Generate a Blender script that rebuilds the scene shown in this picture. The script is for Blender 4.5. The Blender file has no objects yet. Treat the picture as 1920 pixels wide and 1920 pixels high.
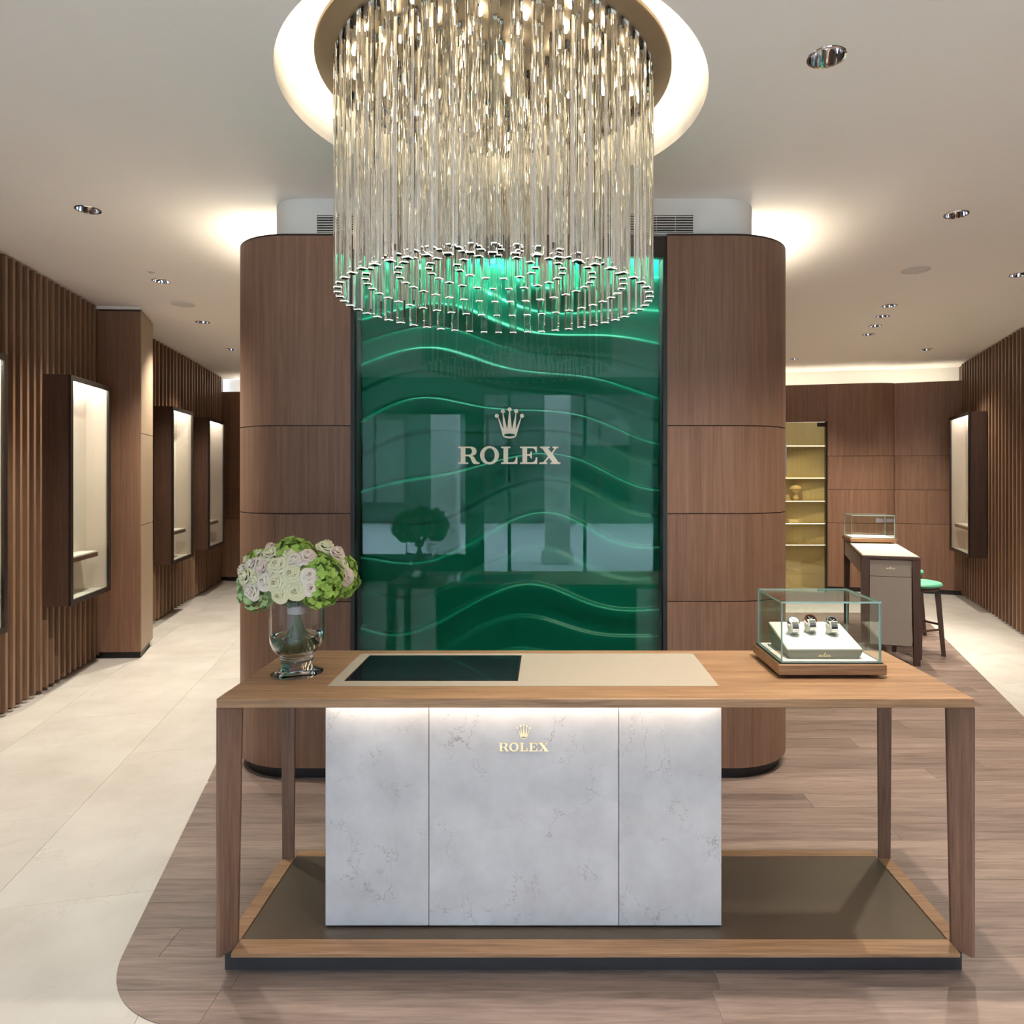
import bpy, bmesh, math, random
from mathutils import Vector, Matrix
random.seed(7)
PI = math.pi
sc = bpy.context.scene
COL = sc.collection

# ------------------------------------------------------------------ camera
CAMZ = 1.634
cd = bpy.data.cameras.new('camera'); cam = bpy.data.objects.new('camera', cd); COL.objects.link(cam)
cam.location = (0, 0, CAMZ); cam.rotation_euler = (PI/2, 0, 0)
cd.sensor_width = 36.0; cd.sensor_fit = 'HORIZONTAL'
cd.lens = 36.0*1300/1920
cd.shift_x = -70/1920; cd.shift_y = -70/1920
cd.clip_start = 0.02
sc.camera = cam

# ------------------------------------------------------------------ world, exposure
wd = bpy.data.worlds.new('sky'); sc.world = wd; wd.use_nodes = True
bg = wd.node_tree.nodes['Background']
bg.inputs[0].default_value = (0.66, 0.79, 1.0, 1); bg.inputs[1].default_value = 11.5
sc.view_settings.view_transform = 'Standard'
sc.view_settings.look = 'None'
sc.view_settings.gamma = 1.0
sc.view_settings.use_curve_mapping = False
sc.view_settings.exposure = 0.97
sc.cycles.use_denoising = True
sc.cycles.use_adaptive_sampling = True
sc.cycles.adaptive_threshold = 0.03
sc.cycles.max_bounces = 32
sc.cycles.diffuse_bounces = 4
sc.cycles.glossy_bounces = 5
sc.cycles.transmission_bounces = 32
sc.cycles.transparent_max_bounces = 32
sc.cycles.sample_clamp_indirect = 4.0
sc.cycles.caustics_reflective = False
SPOT_W = 140.0          # downlight power
COVE = 11.0             # cove strip radiance
WARM = (1.0, 0.92, 0.80)
LEDW = (1.0, 0.90, 0.73)

# ------------------------------------------------------------------ materials
def newmat(name):
    m = bpy.data.materials.new(name); m.use_nodes = True
    nt = m.node_tree; nt.nodes.clear()
    out = nt.nodes.new('ShaderNodeOutputMaterial')
    return m, nt, out
def N(nt, t, **kw):
    n = nt.nodes.new(t)
    for k, v in kw.items():
        if k.startswith('_'): setattr(n, k[1:], v)
        else: n.inputs[k].default_value = v
    return n
def L(nt, a, b): nt.links.new(a, b)
def pbr(name, col, rough=0.5, metal=0.0, spec=0.5, noise=0.0, nscale=8.0, bump=0.0, bscale=200.0, emis=None, estr=0.0, coat=0.0):
    m, nt, out = newmat(name)
    b = N(nt, 'ShaderNodeBsdfPrincipled')
    b.inputs['Base Color'].default_value = (*col, 1); b.inputs['Roughness'].default_value = rough
    b.inputs['Metallic'].default_value = metal; b.inputs['Specular IOR Level'].default_value = spec
    b.inputs['Coat Weight'].default_value = coat
    tc = N(nt, 'ShaderNodeTexCoord')
    if noise:
        n = N(nt, 'ShaderNodeTexNoise', Scale=nscale, Detail=6.0)
        L(nt, tc.outputs['Object'], n.inputs['Vector'])
        mx = N(nt, 'ShaderNodeMix', _data_type='RGBA')
        mx.inputs['A'].default_value = (*[c*(1-noise) for c in col], 1)
        mx.inputs['B'].default_value = (*[min(1, c*(1+noise)) for c in col], 1)
        L(nt, n.outputs['Fac'], mx.inputs['Factor']); L(nt, mx.outputs['Result'], b.inputs['Base Color'])
    if bump:
        n2 = N(nt, 'ShaderNodeTexNoise', Scale=bscale, Detail=3.0)
        L(nt, tc.outputs['Object'], n2.inputs['Vector'])
        bp = N(nt, 'ShaderNodeBump', Strength=bump, Distance=0.002)
        L(nt, n2.outputs['Fac'], bp.inputs['Height']); L(nt, bp.outputs['Normal'], b.inputs['Normal'])
    if emis:
        b.inputs['Emission Color'].default_value = (*emis, 1); b.inputs['Emission Strength'].default_value = estr
    L(nt, b.outputs['BSDF'], out.inputs['Surface'])
    return m
def emit(name, col, s):
    m, nt, out = newmat(name)
    e = N(nt, 'ShaderNodeEmission'); e.inputs[0].default_value = (*col, 1); e.inputs[1].default_value = s
    L(nt, e.outputs[0], out.inputs['Surface']); return m
def thin_glass(name, f0=0.04, tint=(0.97, 1, 0.985)):
    m, nt, out = newmat(name)
    lw = N(nt, 'ShaderNodeLayerWeight', Blend=0.5)
    p = N(nt, 'ShaderNodeMath', _operation='POWER'); p.inputs[1].default_value = 5.0
    L(nt, lw.outputs['Facing'], p.inputs[0])
    ma = N(nt, 'ShaderNodeMath', _operation='MULTIPLY_ADD'); ma.inputs[1].default_value = 1-f0; ma.inputs[2].default_value = f0
    L(nt, p.outputs[0], ma.inputs[0])
    t = N(nt, 'ShaderNodeBsdfTransparent'); t.inputs[0].default_value = (*tint, 1)
    g = N(nt, 'ShaderNodeBsdfGlossy'); g.inputs['Roughness'].default_value = 0.0; g.inputs['Color'].default_value = (1, 1, 1, 1)
    mx = N(nt, 'ShaderNodeMixShader')
    L(nt, ma.outputs[0], mx.inputs[0]); L(nt, t.outputs[0], mx.inputs[1]); L(nt, g.outputs[0], mx.inputs[2])
    L(nt, mx.outputs[0], out.inputs['Surface']); return m
def real_glass(name, col=(1, 1, 1), ior=1.45):
    m, nt, out = newmat(name)
    g = N(nt, 'ShaderNodeBsdfGlass', Roughness=0.0, IOR=ior); g.inputs['Color'].default_value = (*col, 1)
    L(nt, g.outputs[0], out.inputs['Surface']); return m
def wood(name, dark, light, stretch, rough=0.42, rand=0.16, contrast=1.0, spec=0.35):
    """walnut: stretch = mapping scale of the object coordinates (small along the grain)"""
    m, nt, out = newmat(name)
    tc = N(nt, 'ShaderNodeTexCoord'); oi = N(nt, 'ShaderNodeObjectInfo')
    off = N(nt, 'ShaderNodeVectorMath', _operation='SCALE'); off.inputs[0].default_value = (37.0, 53.0, 71.0)
    L(nt, oi.outputs['Random'], off.inputs['Scale'])
    ad = N(nt, 'ShaderNodeVectorMath', _operation='ADD')
    L(nt, tc.outputs['Object'], ad.inputs[0]); L(nt, off.outputs[0], ad.inputs[1])
    mp = N(nt, 'ShaderNodeMapping'); mp.inputs['Scale'].default_value = stretch
    L(nt, ad.outputs[0], mp.inputs['Vector'])
    n1 = N(nt, 'ShaderNodeTexNoise', Scale=1.0, Detail=5.0, Roughness=0.62, Distortion=0.9)
    n2 = N(nt, 'ShaderNodeTexNoise', Scale=5.5, Detail=4.0, Roughness=0.6, Distortion=0.3)
    L(nt, mp.outputs[0], n1.inputs['Vector']); L(nt, mp.outputs[0], n2.inputs['Vector'])
    mixf = N(nt, 'ShaderNodeMix', _data_type='FLOAT'); mixf.inputs['Factor'].default_value = 0.45
    L(nt, n1.outputs['Fac'], mixf.inputs['A']); L(nt, n2.outputs['Fac'], mixf.inputs['B'])
    cr = N(nt, 'ShaderNodeValToRGB')
    mid = 0.5; w = 0.17/contrast
    cr.color_ramp.elements[0].position = mid-w; cr.color_ramp.elements[0].color = (*dark, 1)
    cr.color_ramp.elements[1].position = mid+w; cr.color_ramp.elements[1].color = (*light, 1)
    L(nt, mixf.outputs['Result'], cr.inputs['Fac'])
    hv = N(nt, 'ShaderNodeHueSaturation')
    mr = N(nt, 'ShaderNodeMapRange'); mr.inputs['To Min'].default_value = 1-rand; mr.inputs['To Max'].default_value = 1+rand
    L(nt, oi.outputs['Random'], mr.inputs['Value']); L(nt, mr.outputs[0], hv.inputs['Value'])
    L(nt, cr.outputs['Color'], hv.inputs['Color'])
    b = N(nt, 'ShaderNodeBsdfPrincipled'); b.inputs['Roughness'].default_value = rough; b.inputs['Specular IOR Level'].default_value = spec
    L(nt, hv.outputs['Color'], b.inputs['Base Color'])
    bp = N(nt, 'ShaderNodeBump', Strength=0.08, Distance=0.002)
    L(nt, n2.outputs['Fac'], bp.inputs['Height']); L(nt, bp.outputs['Normal'], b.inputs['Normal'])
    L(nt, b.outputs['BSDF'], out.inputs['Surface']); return m
def stone(name, c0, c1, crack, cs, rough=0.3, rand=0.05, crack_amt=0.8, vein=(2.2, 2.2, 0.9)):
    m, nt, out = newmat(name)
    tc = N(nt, 'ShaderNodeTexCoord'); oi = N(nt, 'ShaderNodeObjectInfo')
    off = N(nt, 'ShaderNodeVectorMath', _operation='SCALE'); off.inputs[0].default_value = (31.0, 17.0, 23.0)
    L(nt, oi.outputs['Random'], off.inputs['Scale'])
    ad = N(nt, 'ShaderNodeVectorMath', _operation='ADD')
    L(nt, tc.outputs['Object'], ad.inputs[0]); L(nt, off.outputs[0], ad.inputs[1])
    n1 = N(nt, 'ShaderNodeTexNoise', Scale=cs, Detail=8.0, Roughness=0.6)
    L(nt, ad.outputs[0], n1.inputs['Vector'])
    cr = N(nt, 'ShaderNodeValToRGB')
    cr.color_ramp.elements[0].position = 0.32; cr.color_ramp.elements[0].color = (*c0, 1)
    cr.color_ramp.elements[1].position = 0.7; cr.color_ramp.elements[1].color = (*c1, 1)
    L(nt, n1.outputs['Fac'], cr.inputs['Fac'])
    # cracks: distorted cell edges, masked
    mp = N(nt, 'ShaderNodeMapping'); mp.inputs['Scale'].default_value = vein
    n3 = N(nt, 'ShaderNodeTexNoise', Scale=7.0, Detail=6.0, Roughness=0.7)
    L(nt, ad.outputs[0], n3.inputs['Vector'])
    dv = N(nt, 'ShaderNodeVectorMath', _operation='SCALE'); dv.inputs['Scale'].default_value = 0.22
    L(nt, n3.outputs['Color'], dv.inputs[0])
    ad2 = N(nt, 'ShaderNodeVectorMath', _operation='ADD'); L(nt, ad.outputs[0], ad2.inputs[0]); L(nt, dv.outputs[0], ad2.inputs[1])
    L(nt, ad2.outputs[0], mp.inputs['Vector'])
    vo = N(nt, 'ShaderNodeTexVoronoi', _feature='DISTANCE_TO_EDGE', Scale=2.3)
    L(nt, mp.outputs[0], vo.inputs['Vector'])
    r2 = N(nt, 'ShaderNodeValToRGB')
    r2.color_ramp.elements[0].position = 0.0; r2.color_ramp.elements[0].color = (1, 1, 1, 1)
    r2.color_ramp.elements[1].position = 0.012; r2.color_ramp.elements[1].color = (0, 0, 0, 1)
    L(nt, vo.outputs['Distance'], r2.inputs['Fac'])
    n4 = N(nt, 'ShaderNodeTexNoise', Scale=5.0, Detail=3.0); L(nt, ad.outputs[0], n4.inputs['Vector'])
    r3 = N(nt, 'ShaderNodeValToRGB')
    r3.color_ramp.elements[0].position = 0.47; r3.color_ramp.elements[0].color = (0, 0, 0, 1)
    r3.color_ramp.elements[1].position = 0.58; r3.color_ramp.elements[1].color = (1, 1, 1, 1)
    L(nt, n4.outputs['Fac'], r3.inputs['Fac'])
    mu = N(nt, 'ShaderNodeMath', _operation='MULTIPLY'); L(nt, r2.outputs['Color'], mu.inputs[0]); L(nt, r3.outputs['Color'], mu.inputs[1])
    mu2 = N(nt, 'ShaderNodeMath', _operation='MULTIPLY'); mu2.inputs[1].default_value = crack_amt; L(nt, mu.outputs[0], mu2.inputs[0])
    mx = N(nt, 'ShaderNodeMix', _data_type='RGBA'); mx.inputs['B'].default_value = (*crack, 1)
    L(nt, cr.outputs['Color'], mx.inputs['A']); L(nt, mu2.outputs[0], mx.inputs['Factor'])
    hv = N(nt, 'ShaderNodeHueSaturation')
    mr = N(nt, 'ShaderNodeMapRange'); mr.inputs['To Min'].default_value = 1-rand; mr.inputs['To Max'].default_value = 1+rand
    L(nt, oi.outputs['Random'], mr.inputs['Value']); L(nt, mr.outputs[0], hv.inputs['Value']); L(nt, mx.outputs['Result'], hv.inputs['Color'])
    b = N(nt, 'ShaderNodeBsdfPrincipled'); b.inputs['Roughness'].default_value = rough; b.inputs['Specular IOR Level'].default_value = 0.4
    L(nt, hv.outputs['Color'], b.inputs['Base Color'])
    bp = N(nt, 'ShaderNodeBump', Strength=0.25, Distance=0.003, _invert=True)
    L(nt, mu.outputs[0], bp.inputs['Height']); L(nt, bp.outputs['Normal'], b.inputs['Normal'])
    L(nt, b.outputs['BSDF'], out.inputs['Surface']); return m

M = {}
M['veneer'] = wood('walnut_veneer_vertical', (0.138, 0.069, 0.041), (0.270, 0.148, 0.093), (34, 34, 0.75), 0.45, 0.08, 0.9)
M['slat'] = wood('walnut_slat', (0.135, 0.075, 0.045), (0.29, 0.175, 0.108), (34, 34, 0.9), 0.45, 0.14, 0.9)
M['floorwood'] = wood('walnut_floor', (0.112, 0.076, 0.061), (0.300, 0.220, 0.180), (1.1, 17, 17), 0.36, 0.17, 0.95, 0.45)
M['tablewood'] = wood('walnut_table', (0.175, 0.090, 0.046), (0.45, 0.262, 0.142), (1.0, 26, 26), 0.36, 0.03, 1.0)
M['legwood'] = wood('walnut_leg', (0.115, 0.060, 0.040), (0.25, 0.142, 0.096), (34, 34, 1.2), 0.4, 0.05, 1.0)
M['darkwood'] = wood('dark_walnut', (0.045, 0.022, 0.014), (0.095, 0.05, 0.032), (34, 34, 1.0), 0.4, 0.08)
M['marble'] = stone('cream_marble', (0.50, 0.46, 0.405), (0.60, 0.565, 0.51), (0.45, 0.36, 0.26), 2.2, 0.24, 0.04, 0.35)
M['stone'] = stone('pale_grey_stone', (0.45, 0.425, 0.43), (0.58, 0.555, 0.56), (0.15, 0.12, 0.11), 6.0, 0.4, 0.03, 0.9, (5.0, 5.0, 1.7))
M['ceiling'] = pbr('ceiling_paint', (0.93, 0.865, 0.79), 0.9, noise=0.01, nscale=3)
M['cove'] = pbr('cove_paint', (0.86, 0.82, 0.74), 0.9, noise=0.01)
M['plaster'] = pbr('bulkhead_paint', (0.88, 0.82, 0.73), 0.9, noise=0.01)
M['black'] = pbr('black_metal', (0.012, 0.011, 0.011), 0.45, 0.0, noise=0.1)
M['bronze'] = pbr('bronze_metal', (0.16, 0.125, 0.085), 0.34, 0.85, noise=0.08, nscale=30)
M['disc'] = pbr('brushed_bronze_disc', (0.30, 0.235, 0.155), 0.42, 0.7, noise=0.06, nscale=40)
M['frame'] = pbr('dark_bronze_frame', (0.028, 0.021, 0.017), 0.38, 0.5, noise=0.1)
M['plate'] = pbr('bronze_base_plate', (0.135, 0.108, 0.078), 0.32, 0.55, noise=0.05, nscale=5)
M['plinth'] = pbr('charcoal_plinth', (0.03, 0.028, 0.03), 0.5, noise=0.1)
M['linen'] = pbr('cream_linen', (0.78, 0.68, 0.59), 0.9, noise=0.05, nscale=60, bump=0.2, bscale=400)
M['leather'] = pbr('cream_leather', (0.42, 0.352, 0.272), 0.5, noise=0.04, nscale=10, bump=0.15, bscale=600)
M['pad'] = pbr('white_pad', (0.84, 0.78, 0.69), 0.8, noise=0.02, nscale=40)
M['taupe'] = pbr('taupe_lacquer', (0.27, 0.225, 0.185), 0.5, noise=0.03)
M['beigecol'] = pbr('beige_lacquer', (0.36, 0.27, 0.18), 0.5, noise=0.03)
M['olivestand'] = pbr('olive_taupe_leather', (0.26, 0.225, 0.165), 0.5, noise=0.04, bump=0.1)
M['gold'] = pbr('gold_metal', (0.95, 0.72, 0.42), 0.28, 0.85, noise=0.03)
M['palegold'] = pbr('pale_gold_metal', (1.0, 0.90, 0.68), 0.45, 0.0, noise=0.02)
M['steel'] = pbr('polished_steel', (0.80, 0.80, 0.83), 0.14, 1.0, noise=0.02)
M['chrome'] = pbr('chrome_reflector', (0.85, 0.86, 0.9), 0.06, 1.0, noise=0.02)
M['whiteplastic'] = pbr('white_plastic', (0.66, 0.62, 0.58), 0.6, noise=0.02)
M['dialw'] = pbr('white_dial', (0.85, 0.85, 0.85), 0.3, noise=0.02)
M['dialk'] = pbr('black_dial', (0.015, 0.015, 0.017), 0.2, noise=0.02)
M['bezelr'] = pbr('red_brown_bezel', (0.16, 0.03, 0.02), 0.2, noise=0.02)
M['greenfab'] = pbr('green_leather', (0.085, 0.32, 0.19), 0.5, noise=0.06, nscale=30, bump=0.1)
M['screen'] = pbr('dark_screen_glass', (0.008, 0.010, 0.014), 0.03, 0.0, 0.9, noise=0.02)
M['relief'] = pbr('green_wave_relief', (0.002, 0.125, 0.072), 0.3, 0.0, 0.12, noise=0.05, nscale=2)
M['pane'] = thin_glass('clear_pane', 0.04)
M['panelpane'] = thin_glass('front_glass_pane', 0.016, (0.95, 1, 0.97))
M['caseglass'] = thin_glass('case_glass', 0.035, (0.97, 0.995, 0.985))
M['doorglass'] = thin_glass('tinted_door_glass', 0.05, (0.86, 0.81, 0.64))
M['glassedge'] = pbr('teal_glass_edge', (0.40, 0.60, 0.55), 0.12, 0.0, 0.7, noise=0.15, nscale=20)
M['rodglass'] = real_glass('crystal_rod', (1, 1, 0.99), 1.45)
M['rodend_glow'] = pbr('frosted_rod_end_glow', (0.92, 0.91, 0.87), 0.5, noise=0.02, emis=(1.0, 0.93, 0.80), estr=0.45)  # built-in glow stands in for light carried down the rod
M['vaseglass'] = real_glass('vase_glass', (0.985, 0.995, 1.0), 1.45)
M['water'] = real_glass('water', (0.93, 0.97, 0.95), 1.33)
M['led'] = emit('cove_led', LEDW, COVE)
M['ledunit'] = emit('bulkhead_led', LEDW, COVE*3.2)
M['ledring'] = emit('chandelier_ring_led', (1.0, 0.86, 0.68), 15.0)
M['bulb'] = emit('warm_bulb', (1.0, 0.88, 0.68), 90.0)
M['ledcool'] = emit('panel_led', (0.80, 1.0, 0.93), 170.0)
M['leddesk'] = emit('counter_led', (1.0, 0.88, 0.68), 13.0)
M['ledcase'] = emit('vitrine_led', (1.0, 0.88, 0.80), 6.5)
M['ledshelf'] = emit('shelf_led', (1.0, 0.86, 0.58), 4.0)
M['lamp'] = emit('downlight_lamp', (1.0, 0.90, 0.75), 3.0)
M['petal_ivory'] = pbr('ivory_petal', (0.78, 0.72, 0.46), 0.7, noise=0.05, nscale=30)
M['petal_white'] = pbr('white_petal', (0.84, 0.73, 0.60), 0.7, noise=0.04, nscale=30)
M['petal_blush'] = pbr('blush_petal', (0.83, 0.65, 0.53), 0.7, noise=0.06, nscale=30)
M['hydra'] = pbr('green_hydrangea', (0.36, 0.52, 0.09), 0.75, noise=0.28, nscale=25)
M['hydrapale'] = pbr('pale_hydrangea', (0.42, 0.55, 0.24), 0.75, noise=0.25, nscale=25)
M['stem'] = pbr('green_stem', (0.10, 0.16, 0.04), 0.6, noise=0.25, nscale=40)
M['ribbon'] = pbr('blush_ribbon', (0.72, 0.58, 0.55), 0.6, noise=0.05)
M['paving'] = stone('street_paving', (0.46, 0.50, 0.54), (0.62, 0.65, 0.68), (0.3, 0.3, 0.3), 3, 0.6, 0.05, 0.3)
M['facade'] = pbr('facade_stone', (0.035, 0.037, 0.04), 0.8, noise=0.15, nscale=2)
M['pillar'] = pbr('pale_pillar_stone', (0.62, 0.62, 0.62), 0.7, noise=0.06)
M['plainwall'] = pbr('taupe_wall_paint', (0.06, 0.05, 0.042), 0.85, noise=0.03)
M['shelfback'] = pbr('shelf_back_gold', (0.44, 0.36, 0.22), 0.6, noise=0.06)

# ------------------------------------------------------------------ mesh helpers
W = {}          # what to subtract from given coordinates for children of each object
def link(o, parent=None, off=(0, 0, 0)):
    COL.objects.link(o)
    if parent is not None: o.parent = parent
    return o
def mesh_obj(name, verts, faces, mat, parent=None, smooth=False, mats=None, fm=None, autosmooth=None):
    vs = [Vector(v) for v in verts]
    lo = Vector((min(v.x for v in vs), min(v.y for v in vs), min(v.z for v in vs)))
    hi = Vector((max(v.x for v in vs), max(v.y for v in vs), max(v.z for v in vs)))
    c = (lo+hi)/2; c.z = lo.z
    me = bpy.data.meshes.new(name)
    me.from_pydata([v-c for v in vs], [], faces)
    for mm in (mats or [mat]): me.materials.append(M[mm] if isinstance(mm, str) else mm)
    if fm:
        for p, k in zip(me.polygons, fm): p.material_index = k
    bm = bmesh.new(); bm.from_mesh(me); bmesh.ops.recalc_face_normals(bm, faces=bm.faces); bm.to_mesh(me); bm.free()
    if smooth:
        for p in me.polygons: p.use_smooth = True
        if autosmooth: me.set_sharp_from_angle(angle=math.radians(autosmooth))
    me.update()
    o = bpy.data.objects.new(name, me); COL.objects.link(o)
    base = Vector((0, 0, 0))
    if parent is not None:
        o.parent = parent; base = W[parent]
    o.location = c-base
    W[o] = Vector(c)
    return o
def thing(name, label, cat, loc, group=None, rz=0.0, local=False):
    o = bpy.data.objects.new(name, None); COL.objects.link(o)
    o.location = loc; o.rotation_euler = (0, 0, rz); o.empty_display_size = 0.1
    o['label'] = label; o['category'] = cat
    if group: o['group'] = group
    W[o] = Vector((0, 0, 0)) if local else Vector(loc)
    return o
def tag(o, label, cat, group=None):
    o['label'] = label; o['category'] = cat
    if group: o['group'] = group
    return o
def struct(o): o['kind'] = 'structure'; return o
def box_vf(x0, x1, y0, y1, z0, z1):
    v = [(x0, y0, z0), (x1, y0, z0), (x1, y1, z0), (x0, y1, z0), (x0, y0, z1), (x1, y0, z1), (x1, y1, z1), (x0, y1, z1)]
    f = [(0, 3, 2, 1), (4, 5, 6, 7), (0, 1, 5, 4), (1, 2, 6, 5), (2, 3, 7, 6), (3, 0, 4, 7)]
    return v, f
def box(name, x0, x1, y0, y1, z0, z1, mat, parent=None, bev=0.0, **kw):
    v, f = box_vf(x0, x1, y0, y1, z0, z1)
    if bev:
        bm = bmesh.new()
        bv = [bm.verts.new(p) for p in v]
        for q in f: bm.faces.new([bv[i] for i in q])
        bmesh.ops.bevel(bm, geom=bm.edges[:], offset=bev, segments=1, profile=0.5, affect='EDGES')
        bm.verts.index_update()
        v = [tuple(p.co) for p in bm.verts]; f = [tuple(p.index for p in q.verts) for q in bm.faces]; bm.free()
    return mesh_obj(name, v, f, mat, parent, **kw)
def boxes(name, lst, mat, parent=None, **kw):
    V, F = [], []
    for b in lst:
        v, f = box_vf(*b); n = len(V); V += v; F += [tuple(i+n for i in q) for q in f]
    return mesh_obj(name, V, F, mat, parent, **kw)
def pane(name, x0, x1, y0, y1, z0, z1, face_axis, parent, face='caseglass', edge='glassedge'):
    v, f = box_vf(x0, x1, y0, y1, z0, z1)
    big = {'x': (3, 5), 'y': (2, 4), 'z': (0, 1)}[face_axis]
    return mesh_obj(name, v, f, None, parent, mats=[face, edge], fm=[0 if i in big else 1 for i in range(6)])
def prism(name, poly, z0, z1, mat, parent=None, smooth=False, **kw):
    n = len(poly)
    v = [(x, y, z0) for x, y in poly]+[(x, y, z1) for x, y in poly]
    f = [tuple(range(n-1, -1, -1)), tuple(range(n, 2*n))]+[(i, (i+1) % n, n+(i+1) % n, n+i) for i in range(n)]
    return mesh_obj(name, v, f, mat, parent, smooth=smooth, autosmooth=35 if smooth else None, **kw)
def lathe_vf(prof, seg=40, c=(0, 0)):
    V, F = [], []
    n = len(prof)
    for i in range(seg):
        a = 2*PI*i/seg
        for r, z in prof: V.append((c[0]+r*math.cos(a), c[1]+r*math.sin(a), z))
    for i in range(seg):
        j = (i+1) % seg
        for k in range(n-1): F.append((i*n+k, j*n+k, j*n+k+1, i*n+k+1))
    return V, F
def lathe(name, prof, mat, parent=None, seg=40, c=(0, 0), smooth=True, ang=40):
    V, F = lathe_vf(prof, seg, c)
    bm = bmesh.new(); bv = [bm.verts.new(p) for p in V]
    for q in F:
        try: bm.faces.new([bv[i] for i in q])
        except ValueError: pass
    bmesh.ops.remove_doubles(bm, verts=bm.verts[:], dist=1e-6)
    bmesh.ops.dissolve_degenerate(bm, dist=1e-6, edges=bm.edges[:])
    bm.verts.index_update()
    V = [tuple(p.co) for p in bm.verts]; F = [tuple(p.index for p in q.verts) for q in bm.faces]; bm.free()
    return mesh_obj(name, V, F, mat, parent, smooth=smooth, autosmooth=ang)
def tube_vf(pts, rad, seg=8):
    pts = [Vector(p) for p in pts]; V, F = [], []
    rad = rad if isinstance(rad, (list, tuple)) else [rad]*len(pts)
    for i, p in enumerate(pts):
        d = (pts[min(i+1, len(pts)-1)]-pts[max(i-1, 0)]).normalized()
        a = d.orthogonal().normalized() if i == 0 else (pa-d*pa.dot(d)).normalized()
        pa = a; b = d.cross(a)
        for k in range(seg):
            t = 2*PI*k/seg
            V.append(tuple(p+(a*math.cos(t)+b*math.sin(t))*rad[i]))
    for i in range(len(pts)-1):
        for k in range(seg):
            F.append((i*seg+k, i*seg+(k+1) % seg, (i+1)*seg+(k+1) % seg, (i+1)*seg+k))
    F.append(tuple(range(seg-1, -1, -1))); F.append(tuple((len(pts)-1)*seg+k for k in range(seg)))
    return V, F
def tube(name, pts, rad, mat, parent=None, seg=8):
    V, F = tube_vf(pts, rad, seg)
    return mesh_obj(name, V, F, mat, parent, smooth=True, autosmooth=50)
def hexa(name, bot, top, mat, parent=None):
    """solid between two polygons of equal length (3D points)"""
    n = len(bot); v = list(bot)+list(top)
    f = [tuple(range(n-1, -1, -1)), tuple(range(n, 2*n))]+[(i, (i+1) % n, n+(i+1) % n, n+i) for i in range(n)]
    return mesh_obj(name, v, f, mat, parent)
def shared(name, src, loc, parent=None, rot=None, scale=None):
    """another object on the same mesh; loc in the coordinates the parent's children are given in"""
    o = bpy.data.objects.new(name, src.data); COL.objects.link(o)
    base = Vector((0, 0, 0))
    if parent is not None: o.parent = parent; base = W[parent]
    o.location = Vector(loc)-base
    if rot is not None:
        o.rotation_mode = 'QUATERNION'; o.rotation_quaternion = rot
    if scale: o.scale = (scale,)*3 if isinstance(scale, (int, float)) else scale
    W[o] = Vector(loc)
    return o
def clip(poly, a, b, c):
    """keep a*x+b*y <= c"""
    out = []
    for i in range(len(poly)):
        p, q = poly[i], poly[(i+1) % len(poly)]
        dp, dq = a*p[0]+b*p[1]-c, a*q[0]+b*q[1]-c
        if dp <= 0: out.append(p)
        if (dp < 0 < dq) or (dq < 0 < dp):
            t = dp/(dp-dq); out.append((p[0]+(q[0]-p[0])*t, p[1]+(q[1]-p[1])*t))
    res = []
    for p in out:
        if not res or math.hypot(p[0]-res[-1][0], p[1]-res[-1][1]) > 1e-4: res.append(p)
    if len(res) > 1 and math.hypot(res[0][0]-res[-1][0], res[0][1]-res[-1][1]) < 1e-4: res.pop()
    return res
def arc(cx, cy, r, a0, a1, n):
    return [(cx+r*math.cos(math.radians(a0+(a1-a0)*i/n)), cy+r*math.sin(math.radians(a0+(a1-a0)*i/n))) for i in range(n+1)]
def offset_path(path, d):
    """offset an open 2D polyline to its left by d"""
    out = []
    for i, p in enumerate(path):
        a = Vector(path[max(i-1, 0)]); b = Vector(path[min(i+1, len(path)-1)]); p = Vector(p)
        if 0 < i < len(path)-1:
            d1 = (p-a).normalized(); d2 = (b-p).normalized()
            n1 = Vector((-d1.y, d1.x)); n2 = Vector((-d2.y, d2.x)); n = (n1+n2).normalized()
            k = d/max(0.3, n.dot(n1))
        else:
            dd = (b-a).normalized(); n = Vector((-dd.y, dd.x)); k = d
        out.append((p.x+n.x*k, p.y+n.y*k))
    return out
def sheet(name, path, thick, z0, z1, mat, parent=None, smooth=True):
    """upright slab along a 2D path, thickness to the left of the path"""
    q = offset_path(path, thick)
    n = len(path); v = []
    for p in path: v.append((*p, z0))
    for p in path: v.append((*p, z1))
    for p in q: v.append((*p, z0))
    for p in q: v.append((*p, z1))
    f = []
    for i in range(n-1):
        f += [(i, i+1, n+i+1, n+i), (2*n+i+1, 2*n+i, 3*n+i, 3*n+i+1), (n+i, n+i+1, 3*n+i+1, 3*n+i), (i+1, i, 2*n+i, 2*n+i+1)]
    f += [(0, n, 3*n, 2*n), (n-1, 3*n-1, 4*n-1, 2*n-1)]
    return mesh_obj(name, v, f, mat, parent, smooth=smooth, autosmooth=30)

# ------------------------------------------------------------------ the room shell
CEIL = 3.134
lwx = lambda y: -2.678-0.225*y            # left slatted wall line
rwx = lambda y: 4.88+0.33*(y-7.13)        # right slatted wall line
FY = -3.2                                 # shop front
ROOM = [(-3.55, FY), (4.22, FY), (4.18, 5.0), (rwx(9.35), 9.35), (4.83, 9.62), (4.62, 9.52), (3.0, 9.98), (-5.1, 10.72), (lwx(3.6), 3.6)]
room_hull = [(-3.95, FY), (4.25, FY), (5.85, 9.9), (5.2, 10.9), (-5.3, 10.9), (-5.3, 10.5)]

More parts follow.
